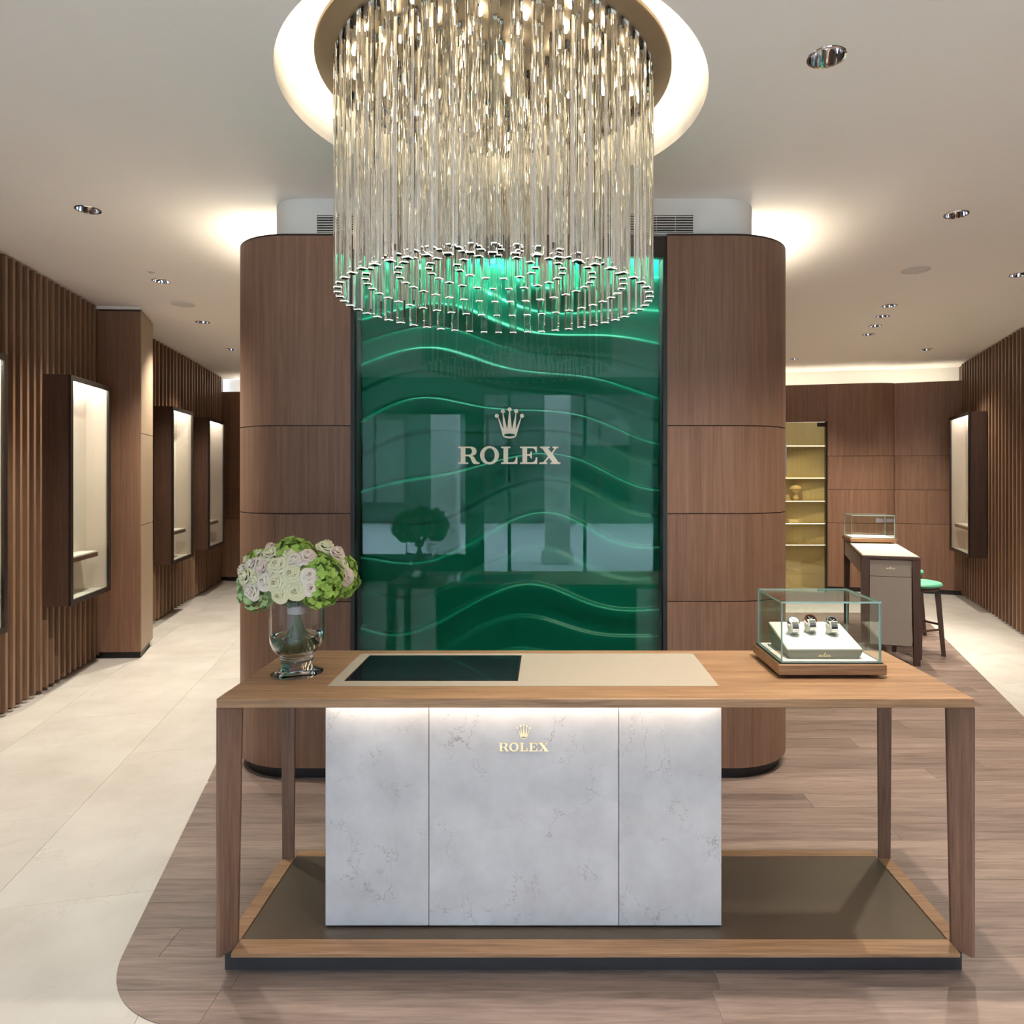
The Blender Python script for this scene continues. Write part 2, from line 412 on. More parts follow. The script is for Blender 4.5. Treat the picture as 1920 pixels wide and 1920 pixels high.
# floor: screed with marble tiles and a walnut island set in
fl = struct(box('floor', -5.6, 6.2, FY, 11.2, -0.06, -0.012, 'plainwall'))
wood_out = []
le = lambda y: -1.879-0.277*(y-3.905)     # left edge of the wood
re = lambda y: 3.197+0.333*(y-4.67)       # right edge of the wood
F0 = 2.045
# rounded front-left corner
Rc = 0.42
th = math.atan2(1.0, -0.277)              # direction of left edge, going back
nx, ny = math.sin(th), -math.cos(th)      # inward normal (to the right)
cy = F0+Rc
cx = le(cy)+Rc*math.hypot(1, 0.277)
a_left = math.degrees(math.atan2(-ny, -nx))
a_left = a_left if a_left > 0 else a_left+360
wood_out = arc(cx, cy, Rc, a_left, 270, 16)+[(re(F0), F0), (re(8.2), 8.2), (le(8.2), 8.2)]
PW = 0.15
row = 0; y = F0
while y < 8.2:
    strip = clip(clip(wood_out, 0, -1, -y), 0, 1, min(y+PW-0.0015, 8.2))
    x = -3.6+random.uniform(-1.6, 0)
    while x < 5 and strip:
        ln = random.uniform(1.5, 2.3)
        pc = clip(clip(strip, -1, 0, -x), 1, 0, x+ln-0.0015)
        if len(pc) >= 3:
            xs = [p[0] for p in pc]; ys = [p[1] for p in pc]
            if (max(xs)-min(xs))*(max(ys)-min(ys)) > 1e-3:
                prism('plank', pc, -0.012, 0.003, 'floorwood', fl)
        x += ln
    y += PW; row += 1
TA = math.radians(90+12.7)                # tile direction along the left wall
tx, ty = math.cos(TA), math.sin(TA)
ux, uy = ty, -tx
TL, TWd = 1.5, 0.75
i = 0
for r in range(-14, 15):
    for k in range(-8, 14):
        u0, v0 = r*TWd, k*TL+(TL/2 if r % 2 else 0)
        def pt(u, v): return (u*ux+v*tx, u*uy+v*ty)
        q = [pt(u0, v0), pt(u0+TWd-0.0014, v0), pt(u0+TWd-0.0014, v0+TL-0.0014), pt(u0, v0+TL-0.0014)]
        for a in range(len(room_hull)):
            p0, p1 = room_hull[a], room_hull[(a+1) % len(room_hull)]
            ex, ey = p1[0]-p0[0], p1[1]-p0[1]
            if len(q) < 3: break
            q = clip(q, ey, -ex, ey*p0[0]-ex*p0[1])
        if len(q) < 3: continue
        ins = all((F0+0.45 < p[1] < 8.2) and (le(p[1]) < p[0] < re(p[1])) for p in q)
        if ins: continue
        prism('tile', q, -0.012, 0.0, 'marble', fl)

# ceiling slab with a round opening for the chandelier recess
CX, CY, RO = -0.215, 2.812, 0.84
def ceiling():
    out = [(-5.8, FY-0.3), (6.4, FY-0.3), (6.4, 11.4), (-5.8, 11.4)]
    n = 96
    V, F = [], []
    def edge_pt(a):
        dx, dy = math.cos(a), math.sin(a); t = 1e9
        if dx > 1e-9: t = min(t, (6.4-CX)/dx)
        if dx < -1e-9: t = min(t, (-5.8-CX)/dx)
        if dy > 1e-9: t = min(t, (11.4-CY)/dy)
        if dy < -1e-9: t = min(t, (FY-0.3-CY)/dy)
        return (CX+dx*t, CY+dy*t)
    angs = sorted([2*PI*k/n for k in range(n)]+[math.atan2(p[1]-CY, p[0]-CX) % (2*PI) for p in out])
    m = len(angs)
    for z in (CEIL, CEIL+0.02):
        for a in angs: V.append((CX+RO*math.cos(a), CY+RO*math.sin(a), z))
        for a in angs: V.append((*edge_pt(a), z))
    for i in range(m):
        j = (i+1) % m
        F += [(i, j, m+j, m+i), (2*m+i, 3*m+i, 3*m+j, 2*m+j), (i, 2*m+i, 2*m+j, j), (m+i, m+j, 3*m+j, 3*m+i)]
    return struct(mesh_obj('ceiling', V, F, 'ceiling'))
HOLES = []          # filled by the downlights, cut out at the end
ceil = ceiling()
lathe('recess', [(RO, CEIL+0.02), (RO, CEIL+0.30), (0.0, CEIL+0.30), (0.0, CEIL+0.33), (RO+0.03, CEIL+0.33), (RO+0.03, CEIL+0.02)], 'cove', ceil, 96, (CX, CY))

# side walls: plain backing + slats
def wallstrip(name, path, z0, z1, mat, thick=0.12):
    return struct(sheet(name, path, thick, z0, z1, mat, smooth=False))
wl = wallstrip('wall_left', [(-3.55, FY), (lwx(3.6), 3.6), (lwx(10.9), 10.9)], -0.012, CEIL, 'darkwood', 0.15)
wr = wallstrip('wall_right', [(rwx(10.2), 10.2), (rwx(5.0), 5.0), (4.22, FY)], -0.012, CEIL, 'darkwood', 0.15)
def slats(parent, p0, d, n, s0, s1, pitch=0.09, zb=0.03, zt=CEIL-0.012, src=None, dep=0.06, wid=0.03):
    """p0 on the wall line, d along, n into the room"""
    ang = math.atan2(d.y, d.x); q = Matrix.Rotation(ang, 3, 'Z').to_quaternion()
    s = s0
    while s < s1:
        c = p0+d*s+n*(dep/2+0.0005)
        if src is None:
            v, f = box_vf(-wid/2, wid/2, -dep/2, dep/2, 0, zt-zb)
            src = mesh_obj('slat', v, f, 'slat', None)
            src.parent = parent
            src.location = Vector((c.x, c.y, zb))-W[parent]
            src.rotation_mode = 'QUATERNION'; src.rotation_quaternion = q
        else:
            shared('slat', src, (c.x, c.y, zb), parent, q)
        s += pitch
    return src
dl = Vector((-0.225, 1.0)).normalized(); nl = Vector((dl.y, -dl.x))
dr = Vector((0.33, 1.0)).normalized(); nr = Vector((-dr.y, dr.x))
def onl(y): return Vector((lwx(y), y))
def onr(y): return Vector((rwx(y), y))
kl = 1/dl.y; kr = 1/dr.y
s_src = slats(wl, onl(0), dl, nl, 3.75*kl, 6.16*kl, 0.095)
slats(wl, onl(0), dl, nl, 6.72*kl, 10.6*kl, 0.13, src=s_src)
slats(wr, onr(0), dr, nr, 5.6*kr, 9.28*kr, 0.125, src=s_src)

# back wall: walnut panels up to a light cove, pale wall set back above it
ZT = 2.91
SEAMS = [0.06, 0.957, 1.426, 1.896, ZT]
DX0, DX1 = 3.26, 3.905                    # glass door opening
def bl(x): return 9.98-(x-3.0)*0.245      # back panel line right of the partition
bw = struct(sheet('wall_back', [(6.1, 9.55), (4.9, 9.98), (3.0, 10.28), (-5.3, 10.98)], -0.10, -0.012, CEIL, 'cove', smooth=False))
sheet('backing', [(DX1, bl(DX1)+0.034), (4.42, bl(4.42)+0.036), (4.70, bl(4.7)+0.095), (4.80, 9.70), (5.78, 9.33)], 0.01, 0.0, ZT-0.005, 'black', bw, smooth=False)  # black sheets added to keep cove light out of the panel seams
sheet('backing', [(-5.16, 10.71), (2.41, 10.02), (DX0, bl(DX0)+0.034)], 0.01, 0.0, ZT-0.005, 'black', bw, smooth=False)
sheet('backing', [(DX0, bl(DX0)+0.034), (DX1, bl(DX1)+0.034)], 0.01, 2.385, ZT-0.005, 'black', bw, smooth=False)
def panel_rows(name, path, parent, thick=0.025, seams=SEAMS, gap=0.005, mat='veneer'):
    for a, b in zip(seams[:-1], seams[1:]):
        sheet(name, path, thick, a+gap/2, b-gap/2, mat, parent)
curve = [(4.40, bl(4.40)), (4.50, bl(4.5)+0.004), (4.60, bl(4.6)+0.02), (4.70, bl(4.7)+0.055), (4.795, bl(4.795)+0.105)]
panel_rows('wall_panel', [(DX1, bl(DX1))]+curve, bw)
panel_rows('wall_panel', [(4.805, 9.655), (5.75, 9.30)], bw)
for a, b in ((-5.10, -3.6), (-3.59, -1.6), (-1.59, 0.4), (0.41, 2.4)):
    yb = lambda x: 10.66-(x+5.02)*0.0915 if x < 2.4 else bl(x)
    panel_rows('wall_panel', [(a, yb(a)), (b, yb(b))], bw)
panel_rows('wall_panel', [(2.405, 9.981), (DX0, bl(DX0))], bw)
sheet('wall_panel', [(DX0+0.002, bl(DX0)), (DX1-0.002, bl(DX1))], 0.025, 2.385, ZT-0.0025, 'veneer', bw)
# skirting and cove strips along the back wall
def led_path(path, z, mat, parent, wdt=0.03):
    q = sheet('cove_light', path, wdt, z, z+0.012, mat, parent, smooth=False); return q
led_path([(2.7, bl(2.7)+0.10), (4.45, bl(4.45)+0.11), (4.8, 9.77), (5.65, 9.44)], 2.86, 'led', bw)
led_path([(-4.90, 10.78), (2.5, 10.12)], 2.86, 'led', bw)
struct(sheet('baseboard_back', [(DX1, bl(DX1)+0.012), (4.5, bl(4.5)+0.02), (4.8, 9.68), (5.72, 9.325)], 0.012, 0.0, 0.058, 'black', smooth=False))
struct(sheet('baseboard_far', [(-4.98, 10.665), (2.4, 9.99)], 0.012, 0.0, 0.058, 'black', smooth=False))

# shop front behind the camera: piers, lintel, glazed bays
wf = struct(boxes('wall_front', [(-3.7, -2.95, FY-0.2, FY, 0, CEIL), (-1.25, -1.06, FY-0.2, FY, 0, CEIL), (1.66, 4.4, FY-0.2, FY, 0, CEIL),
                                  (-2.95, -1.25, FY-0.2, FY, 2.62, CEIL), (-1.06, 1.66, FY-0.2, FY, 2.92, CEIL), (-2.95, -1.25, FY-0.2, FY, 0, 0.35)], 'plainwall'))
def shopwindow(name, x0, x1, z0, z1, bars):
    w = struct(boxes(name, [(x0, x0+0.05, FY-0.12, FY-0.06, z0, z1), (x1-0.05, x1, FY-0.12, FY-0.06, z0, z1), (x0+0.05, x1-0.05, FY-0.12, FY-0.06, z1-0.05, z1),
                            (x0+0.05, x1-0.05, FY-0.12, FY-0.06, z0, z0+0.05)]+[(b-0.025, b+0.025, FY-0.12, FY-0.06, z0+0.05, z1-0.05) for b in bars], 'frame'))
    xs = [x0+0.025]+list(bars)+[x1-0.025]
    for a, b in zip(xs[:-1], xs[1:]):
        box('pane', a+0.025, b-0.025, FY-0.095, FY-0.085, z0+0.05, z1-0.05, 'pane', w)
    return w
shopwindow('window_1', -2.95, -1.25, 0.35, 2.62, [])
shopwindow('window_2', -1.06, 1.66, 0.0, 2.92, [-0.62, 0.55])
struct(box('ground', -16, 16, -22, FY-0.2, -0.14, -0.02, 'paving'))
# street scene that the green glass mirrors
for x, lab in ((-1.95, 'pale square stone pillar on the pavement outside the narrow shop window'), (0.15, 'pale square stone pillar on the pavement outside the wide shop window')):
    p = thing('pillar', lab, 'pillar', (x, -5.6, -0.02))
    box('base', x-0.30, x+0.30, -5.9, -5.3, -0.02, 0.22, 'pillar', p, 0.01)
    box('shaft', x-0.24, x+0.24, -5.84, -5.36, 0.22, 4.6, 'pillar', p, 0.01)
    box('capital', x-0.30, x+0.30, -5.9, -5.3, 4.6, 4.85, 'pillar', p, 0.01)
fb = thing('building', 'dark stone building across the street, mirrored in the green glass', 'building', (0, -16, -0.02))
box('wall', -16, 16, -18, -16, -0.02, 5.2, 'facade', fb)
box('cornice', -16, 16, -16.25, -15.9, 5.2, 5.5, 'facade', fb)
for k in range(8):
    x = -13.5+k*3.8
    wn = boxes('window', [(x-1.1, x-1.0, -16.0, -15.93, 0.6, 3.6), (x+1.0, x+1.1, -16.0, -15.93, 0.6, 3.6), (x-1.0, x+1.0, -16.0, -15.93, 3.5, 3.6), (x-1.0, x+1.0, -16.0, -15.93, 0.6, 0.7), (x-0.04, x+0.04, -16.0, -15.93, 0.7, 3.5)], 'frame', fb)
    box('pane', x-1.0, x+1.0, -15.985, -15.975, 0.7, 3.5, 'screen', wn)

# ------------------------------------------------------------------ wooden column at the left wall
cl = thing('wall_column', 'walnut clad column with a beige chamfered side beside the slatted wall', 'column', (-3.9, 6.4, 0))
colpoly = [(-4.14, 6.13), (-3.63, 6.16), (-3.81, 6.66), (-4.32, 6.75)]
cin = [(-4.13, 6.15), (-3.645, 6.18), (-3.82, 6.65), (-4.28, 6.72)]
prism('plinth', [(-4.12, 6.16), (-3.65, 6.19), (-3.825, 6.64), (-4.24, 6.70)], 0, 0.06, 'black', cl)
prism('core', cin, 0.06, CEIL-0.03, 'black', cl)
for a, b in ((0.06, 3.085),):
    sheet('front_panel', [(-4.09, 6.135), (-3.632, 6.162)], 0.014, a, b, 'veneer', cl)
for a, b in zip(SEAMS[:-1], [0.957, 1.426, 1.896, 3.085]):
    if a == 1.426: b = 1.896
for a, b in ((0.062, 1.18), (1.186, 2.0), (2.006, 3.085)):
    sheet('side_panel', [(-3.630, 6.166), (-3.808, 6.658)], 0.014, a, b, 'beigecol', cl)
prism('cap', [(-4.05, 6.15), (-3.64, 6.175), (-3.815, 6.65), (-4.2, 6.70)], CEIL-0.03, CEIL-0.002, 'plaster', cl)

# ------------------------------------------------------------------ central partition with the green panel
U0, U1, UY, UR, UB = -1.784, 1.369, 3.70, 0.38, 5.25
PX0, PX1 = -1.062, 0.630
pt_ = thing('partition', 'freestanding walnut clad partition with rounded corners framing a green glass panel', 'partition', (-0.21, 4.4, 0))
def rrect(x0, x1, y0, y1, r, n=10):
    return arc(x0+r, y0+r, r, 180, 270, n)+arc(x1-r, y0+r, r, 270, 360, n)+arc(x1-r, y1-r, r, 0, 90, n)+arc(x0+r, y1-r, r, 90, 180, n)
def core_poly(inset, rec):
    x0, x1, y0, y1, r = U0+inset, U1-inset, UY+inset, UB-inset, UR-inset
    return (arc(x0+r, y0+r, r, 180, 270, 12)+[(PX0-0.002, y0), (PX0-0.002, rec), (PX1+0.002, rec), (PX1+0.002, y0)]
            + arc(x1-r, y0+r, r, 270, 360, 12)+arc(x1-r, y1-r, r, 0, 90, 12)+arc(x0+r, y1-r, r, 90, 180, 12))
prism('plinth', core_poly(0.035, UY+0.16), 0.003, 0.065, 'black', pt_, smooth=True)
prism('core', core_poly(0.018, UY+0.16), 0.065, ZT-0.06, 'black', pt_, smooth=True)
lw_ = [(PX0, UY)]+[(x, y) for x, y in arc(U0+UR, UY+UR, UR, 270, 180, 16)]+[(U0, (UY+UB)/2)]
lb_ = [(U0, (UY+UB)/2+0.005)]+arc(U0+UR, UB-UR, UR, 180, 90, 12)+[(-0.21, UB)]
rw_ = [(PX1, UY)]+arc(U1-UR, UY+UR, UR, 270, 360, 16)+[(U1, (UY+UB)/2)]
rb_ = [(U1, (UY+UB)/2+0.005)]+arc(U1-UR, UB-UR, UR, 0, 90, 12)+[(-0.205, UB)]
for a, b in zip(SEAMS[:-1], SEAMS[1:]):
    zt = b-0.0025 if b < ZT else ZT
    for pth, tk in ((lw_, -0.016), (lb_, -0.016), (rw_, 0.016), (rb_, 0.016)):
        sheet('cladding_panel', pth, tk, a+0.0025+(0.005 if a < 0.1 else 0), zt, 'veneer', pt_)
# dark capping line on top of the cladding
for pth, tk in ((lw_, -0.02), (rw_, 0.02), (lb_, -0.02), (rb_, 0.02)):
    sheet('top_trim', pth, tk, ZT+0.0005, ZT+0.010, 'frame', pt_)
# side lights lying on top of the core behind the cladding
for xs in (U0+0.08, U1-0.14):
    box('light_shelf', xs-0.01, xs+0.07, UY+0.45, UB-0.2, ZT-0.0595, ZT-0.0185, 'plaster', pt_)
    box('cove_light', xs, xs+0.06, UY+0.45, UB-0.2, ZT-0.018, ZT-0.006, 'ledunit', pt_)
box('light_shelf', U0+0.5, U1-0.5, UB-0.15, UB-0.10, ZT-0.0595, ZT-0.0185, 'plaster', pt_)
prism('pedestal', rrect(-1.53, 1.135, 3.78, 5.035, 0.19, 10), ZT-0.0595, ZT+0.0105, 'plaster', pt_, smooth=True)
box('cove_light', U0+0.5, U1-0.5, UB-0.14, UB-0.11, ZT-0.018, ZT-0.006, 'ledunit', pt_)
# recess lining, header and jambs
box('header', PX0, PX1, UY+0.008, UY+0.045, 2.795, ZT, 'frame', pt_)
box('added_recess_lid', PX0, PX1, UY+0.0455, UY+0.158, 2.870, 2.885, 'black', pt_)  # unseen lid added to keep the led from spilling onto the ceiling
box('jamb', PX0, PX0+0.022, UY+0.003, UY+0.155, 0.07, 2.794, 'black', pt_)
box('jamb', PX1-0.022, PX1, UY+0.003, UY+0.155, 0.07, 2.794, 'black', pt_)
box('led_strip', PX0+0.03, PX1-0.03, UY+0.050, UY+0.070, 2.835, 2.847, 'ledcool', pt_)
# wave relief
def relief():
    x0, x1, z0, z1 = PX0+0.024, PX1-0.024, 0.08, 2.86
    nx_, nz_ = 90, 520
    V, F = [], []
    for j in range(nz_+1):
        z = z0+(z1-z0)*j/nz_
        for i in range(nx_+1):
            x = x0+(x1-x0)*i/nx_; u = (x-x0)
            wv = 0.085*math.sin(3.2*u+1.1*z+0.4)+0.045*math.sin(6.1*u-2.3*z+1.7)+0.03*math.sin(2.1*u+5.0*z)
            ph = (z+wv)*6.4+0.55*math.sin(2.4*z+0.7*u)
            fr = ph-math.floor(ph)
            amp = 0.038*(0.7+0.3*math.sin(3.0*math.floor(ph)))
            # soft dune: slow swell towards the viewer, quick fall at the crest
            s = fr/0.93 if fr < 0.93 else (1-fr)/0.07
            h = amp*(s*s*(3-2*s))
            V.append((x, UY+0.148-h, z))
    for j in range(nz_):
        for i in range(nx_):
            a = j*(nx_+1)+i; F.append((a, a+1, a+nx_+2, a+nx_+1))
    return mesh_obj('green_relief', V, F, 'relief', pt_, smooth=True)
rl = relief(); rl['label'] = 'emerald green relief of flowing waves'
gp = box('glass_pane', PX0+0.022, PX1-0.022, UY+0.030, UY+0.038, 0.08, 2.7945, 'panelpane', pt_); gp['label'] = 'reflective clear glass pane'

# bulkhead over the partition with two air grilles
bh = thing('bulkhead', 'pale plaster bulkhead with rounded corners between partition and ceiling', 'bulkhead', (-0.2, 4.4, ZT+0.011))
BX0, BX1, BY0 = -1.545, 1.15, 3.764
prism('body', rrect(BX0, BX1, BY0, 5.05, 0.2, 10), ZT+0.011, CEIL-0.0005, 'plaster', bh, smooth=True)
def grille(x0, x1, lab):
    g = thing('air_grille', lab, 'grille', ((x0+x1)/2, BY0, 2.94), 'air grilles in the bulkhead')
    z0, z1 = 2.935, 3.045
    box('backing', x0, x1, BY0-0.004, BY0-0.001, z0, z1, 'black', g)
    boxes('frame', [(x0, x0+0.006, BY0-0.014, BY0-0.004, z0, z1), (x1-0.006, x1, BY0-0.014, BY0-0.004, z0, z1), (x0+0.006, x1-0.006, BY0-0.014, BY0-0.004, z1-0.006, z1), (x0+0.006, x1-0.006, BY0-0.014, BY0-0.004, z0, z0+0.006)], 'plaster', g)
    n = 8
    s0 = None
    for k in range(1, n):
        z = z0+(z1-z0)*k/n
        if s0 is None: s0 = box('louvre', x0+0.006, x1-0.006, BY0-0.013, BY0-0.005, z-0.002, z+0.002, 'plaster', g)
        else: shared('louvre', s0, ((x0+x1)/2, BY0-0.009, z-0.002), g)
    for k in range(1, 5):
        x = x0+(x1-x0)*k/5
        box('mullion', x-0.0015, x+0.0015, BY0-0.0048, BY0-0.0042, z0+0.006, z1-0.006, 'plaster', g)
grille(-1.265, -0.72, 'white louvred air grille in the bulkhead on the vase side')
grille(0.275, 0.785, 'white louvred air grille in the bulkhead on the watch case side')

# ------------------------------------------------------------------ lettering
def letters(parent, cx, z_text0, height, yface, depth, mat, crown_top, crown_bot=None, frame=None):
    """five slab letters and a five-pointed crown; drawn on a grid of 1555 units width"""
    S = height/265.0
    def bez(p0, c, p1, n=8):
        return [((1-t)**2*p0[0]+2*(1-t)*t*c[0]+t*t*p1[0], (1-t)**2*p0[1]+2*(1-t)*t*c[1]+t*t*p1[1]) for t in [i/n for i in range(1, n+1)]]
    def ell(cx_, cy_, rx, ry, n=40): return [(cx_+rx*math.cos(2*PI*i/n), cy_+ry*math.sin(2*PI*i/n)) for i in range(n)]
    Rr = [(150, 1040), (150, 1018), (186, 1012), (186, 803), (150, 797), (150, 775), (330, 775)]+bez((330, 775), (425, 778), (425, 850))+bez((425, 850), (425, 905), (355, 915))+bez((355, 915), (395, 930), (410, 975))+bez((410, 975), (425, 1012), (470, 1016))+[(470, 1040), (388, 1040)]+bez((388, 1040), (365, 1030), (345, 975))+bez((345, 975), (328, 925), (290, 922))+[(256, 922), (256, 1012), (300, 1018), (300, 1040)]
    Rh = [(256, 798), (318, 798)]+bez((318, 798), (358, 805), (358, 848))+bez((358, 848), (355, 895), (310, 898))+[(256, 898)]
    Ll = [(800, 775), (942, 775), (942, 797), (905, 803), (905, 1014), (975, 1014)]+bez((975, 1014), (1020, 1005), (1026, 935), 6)+[(1048, 935), (1048, 1040), (800, 1040), (800, 1018), (836, 1012), (836, 803), (800, 797)]
    Ee = [(1088, 775), (1345, 775), (1345, 865), (1325, 865)]+bez((1325, 865), (1318, 800), (1270, 799), 6)+[(1195, 799), (1195, 892), (1215, 892)]+bez((1215, 892), (1245, 888), (1250, 850), 5)+[(1268, 850), (1268, 955), (1250, 955)]+bez((1250, 955), (1245, 918), (1215, 914), 5)+[(1195, 914), (1195, 1015), (1270, 1015)]+bez((1270, 1015), (1322, 1008), (1328, 940), 6)+[(1350, 940), (1350, 1040), (1088, 1040), (1088, 1018), (1125, 1012), (1125, 803), (1088, 797)]
    Xx = [(1392, 775), (1540, 775), (1540, 797), (1510, 802), (1568, 868), (1612, 803), (1582, 797), (1582, 775), (1672, 775), (1672, 797), (1640, 803), (1583, 886), (1672, 1012), (1705, 1018), (1705, 1040), (1550, 1040), (1550, 1018), (1582, 1013), (1530, 945), (1475, 1012), (1502, 1018), (1502, 1040), (1380, 1040), (1380, 1018), (1440, 1013), (1514, 925), (1425, 803), (1392, 797)]
    shapes = [[Rr, Rh], [ell(624, 907, 144, 140), ell(624, 907, 80, 108)], [Ll], [Ee], [Xx]]
    def build(name, loops, tf, more=()):
        vs, fs = [], []
        for grp in [loops]+[[m_] for m_ in more]:
            v_, f_ = fill(name, grp, tf); k_ = len(vs); vs += v_; fs += [tuple(i+k_ for i in q) for q in f_]
        return mesh_obj(name, vs, fs, mat, parent)
    def fill(name, loops, tf):
        cu = bpy.data.curves.new(name, 'CURVE'); cu.dimensions = '2D'; cu.fill_mode = 'BOTH'; cu.extrude = depth/2
        for lp in loops:
            sp = cu.splines.new('POLY'); sp.points.add(len(lp)-1)
            for p, q in zip(sp.points, lp): p.co = (*tf(q), 0, 1)
            sp.use_cyclic_u = True
        tmp = bpy.data.objects.new('tmp', cu); COL.objects.link(tmp)
        bpy.context.view_layer.update()
        me = bpy.data.meshes.new_from_object(tmp.evaluated_get(bpy.context.evaluated_depsgraph_get()))
        COL.objects.unlink(tmp); bpy.data.objects.remove(tmp); bpy.data.curves.remove(cu)
        vs = [(frame(v.co.x, v.co.y, v.co.z) if frame else (v.co.x, yface-depth/2-v.co.z, v.co.y)) for v in me.vertices]
        fs = [tuple(p.vertices) for p in me.polygons]
        bpy.data.meshes.remove(me); return vs, fs
    tl = lambda q: (cx+(q[0]-927.5)*S, z_text0+(1040-q[1])*S)
    out = [build('letter', s, tl) for s in shapes]
    # crown: drawn in the same grid, base at y=655, top ball at 190
    ck = S if crown_top is None else (crown_top-z_text0)/(1040-190)
    tcx = lambda q: (cx+(q[0]-927.5)*ck, z_text0+(1040-q[1])*ck) if crown_top is not None else tl(q)
    outer = [(826, 608), (754, 345), (762, 340), (838, 520), (824, 282), (834, 281), (893, 520), (922, 250), (936, 250), (965, 520), (1020, 281), (1030, 282), (1020, 520), (1098, 340), (1106, 345), (1032, 608)]
    outer += [(929+103*math.cos(t), 606+50*math.sin(t)) for t in [PI*i/16 for i in range(1, 16)]]
    hole = ell(929, 606, 84, 24, 28)
    balls = [ell(x, y_, 30, 30, 20) for x, y_ in ((738, 318), (828, 248), (928, 220), (1028, 248), (1115, 318))]
    out.append(build('crown_emblem', [outer, hole], tcx, balls))
    return out
sg = thing('wall_sign', 'pale gold crown emblem and raised lettering mounted on the green glass panel', 'sign', (-0.214, UY+0.030, 1.68))
ppm = 1300/(UY+0.03)
letters(sg, -0.214, CAMZ-(870-890)/ppm, 32.6/ppm, UY+0.0295, 0.010, 'palegold', CAMZ-(764-890)/ppm)

# ------------------------------------------------------------------ reception counter
TX0, TX1, TY0, TY1, TZ = -1.081, 1.381, 2.25, 2.868, 0.907
rc = thing('reception_counter', 'walnut framed reception counter with a pale stone front and cream leather inlay', 'counter', (0.15, 2.56, 0.003))
box('tabletop', TX0, TX1, TY0, TY1, TZ-0.030, TZ, 'tablewood', rc, 0.002)
def topy(py): return (CAMZ-TZ)*1300/(py-890)
def topx(px, Y): return (px-1030)/1300*Y
ya, yb_ = topy(1287), topy(1226)
xa0, xa1 = topx(613, ya), topx(1348, ya)
ins = box('leather_inlay', xa0, xa1, ya, yb_, TZ+0.0003, TZ+0.0018, 'leather', rc)
ys, ye = topy(1277), topy(1231)
scn = box('screen', topx(650, ys), topx(968, ys), ys, ye, TZ+0.002, TZ+0.0032, 'screen', rc); scn['label'] = 'dark glossy inset screen'
sx0, sx1 = topx(650, ys), topx(968, ys)
boxes('screen_frame', [(sx0-0.006, sx0-0.0005, ys-0.006, ye+0.006, TZ+0.002, TZ+0.0036), (sx1+0.0005, sx1+0.006, ys-0.006, ye+0.006, TZ+0.002, TZ+0.0036), (sx0-0.0005, sx1+0.0005, ys-0.006, ys-0.0005, TZ+0.002, TZ+0.0036), (sx0-0.0005, sx1+0.0005, ye+0.0005, ye+0.006, TZ+0.002, TZ+0.0036)], 'frame', scn)
def leg(sx, sy):
    def sec(w, d, z):
        X = TX0 if sx < 0 else TX1; Y = TY0 if sy < 0 else TY1
        pts = [(0, 0), (0.010, 0), (w, d-0.012), (w, d), (0, d)]
        return [(X-sx*a, Y-sy*b, z) for a, b in pts]
    return hexa('leg', sec(0.046, 0.062, 0.066), sec(0.056, 0.074, TZ-0.0305), 'legwood', rc)
for sx in (-1, 1):
    for sy in (-1, 1): leg(sx, sy)
rwd = 0.07
box('rail', TX0+0.047, TX1-0.047, TY0, TY0+rwd, 0.066, 0.080, 'tablewood', rc, 0.001)
box('rail', TX0+0.047, TX1-0.047, TY1-rwd*0.6, TY1, 0.066, 0.080, 'tablewood', rc, 0.001)
for X0, X1 in ((TX0, TX0+0.05), (TX1-0.05, TX1)):
    box('rail', X0, X1, TY0+0.063, TY1-0.063, 0.066, 0.082, 'tablewood', rc, 0.001)
box('base_plate', TX0+0.0505, TX1-0.0505, TY0+rwd+0.0005, TY1-rwd*0.6-0.0005, 0.066, 0.077, 'plate', rc)
box('plinth', TX0+0.012, TX1-0.022, TY0+0.034, TY1-0.034, 0.003, 0.0658, 'plinth', rc)
SX0, SX1, SY0, SY1 = -0.770, 0.592, 2.384, 2.78
box('stone_core', SX0+0.012, SX1-0.012, SY0+0.016, SY1, 0.0775, TZ-0.031, 'plinth', rc)
sp = lambda px: (px-1030)/1300*SY0
for a, b in ((SX0, sp(804)-0.001), (sp(804)+0.001, sp(1160)-0.001), (sp(1160)+0.001, SX1)):
    box('stone_panel', a, b, SY0, SY0+0.015, 0.083, TZ-0.045, 'stone', rc, 0.0015)
for X0, X1 in ((SX0, SX0+0.012), (SX1-0.012, SX1)):
    box('stone_side', X0, X1, SY0+0.0155, SY1, 0.083, TZ-0.045, 'stone', rc)
box('led_strip', SX0+0.01, SX1-0.01, SY0-0.045, SY0-0.030, TZ-0.040, TZ-0.0305, 'leddesk', rc)
pp = 1300/SY0
lt = letters(rc, (982-1030)/pp, CAMZ-(1408-890)/pp, 16.0/pp, SY0-0.0003, 0.003, 'gold', CAMZ-(1357-890)/pp)

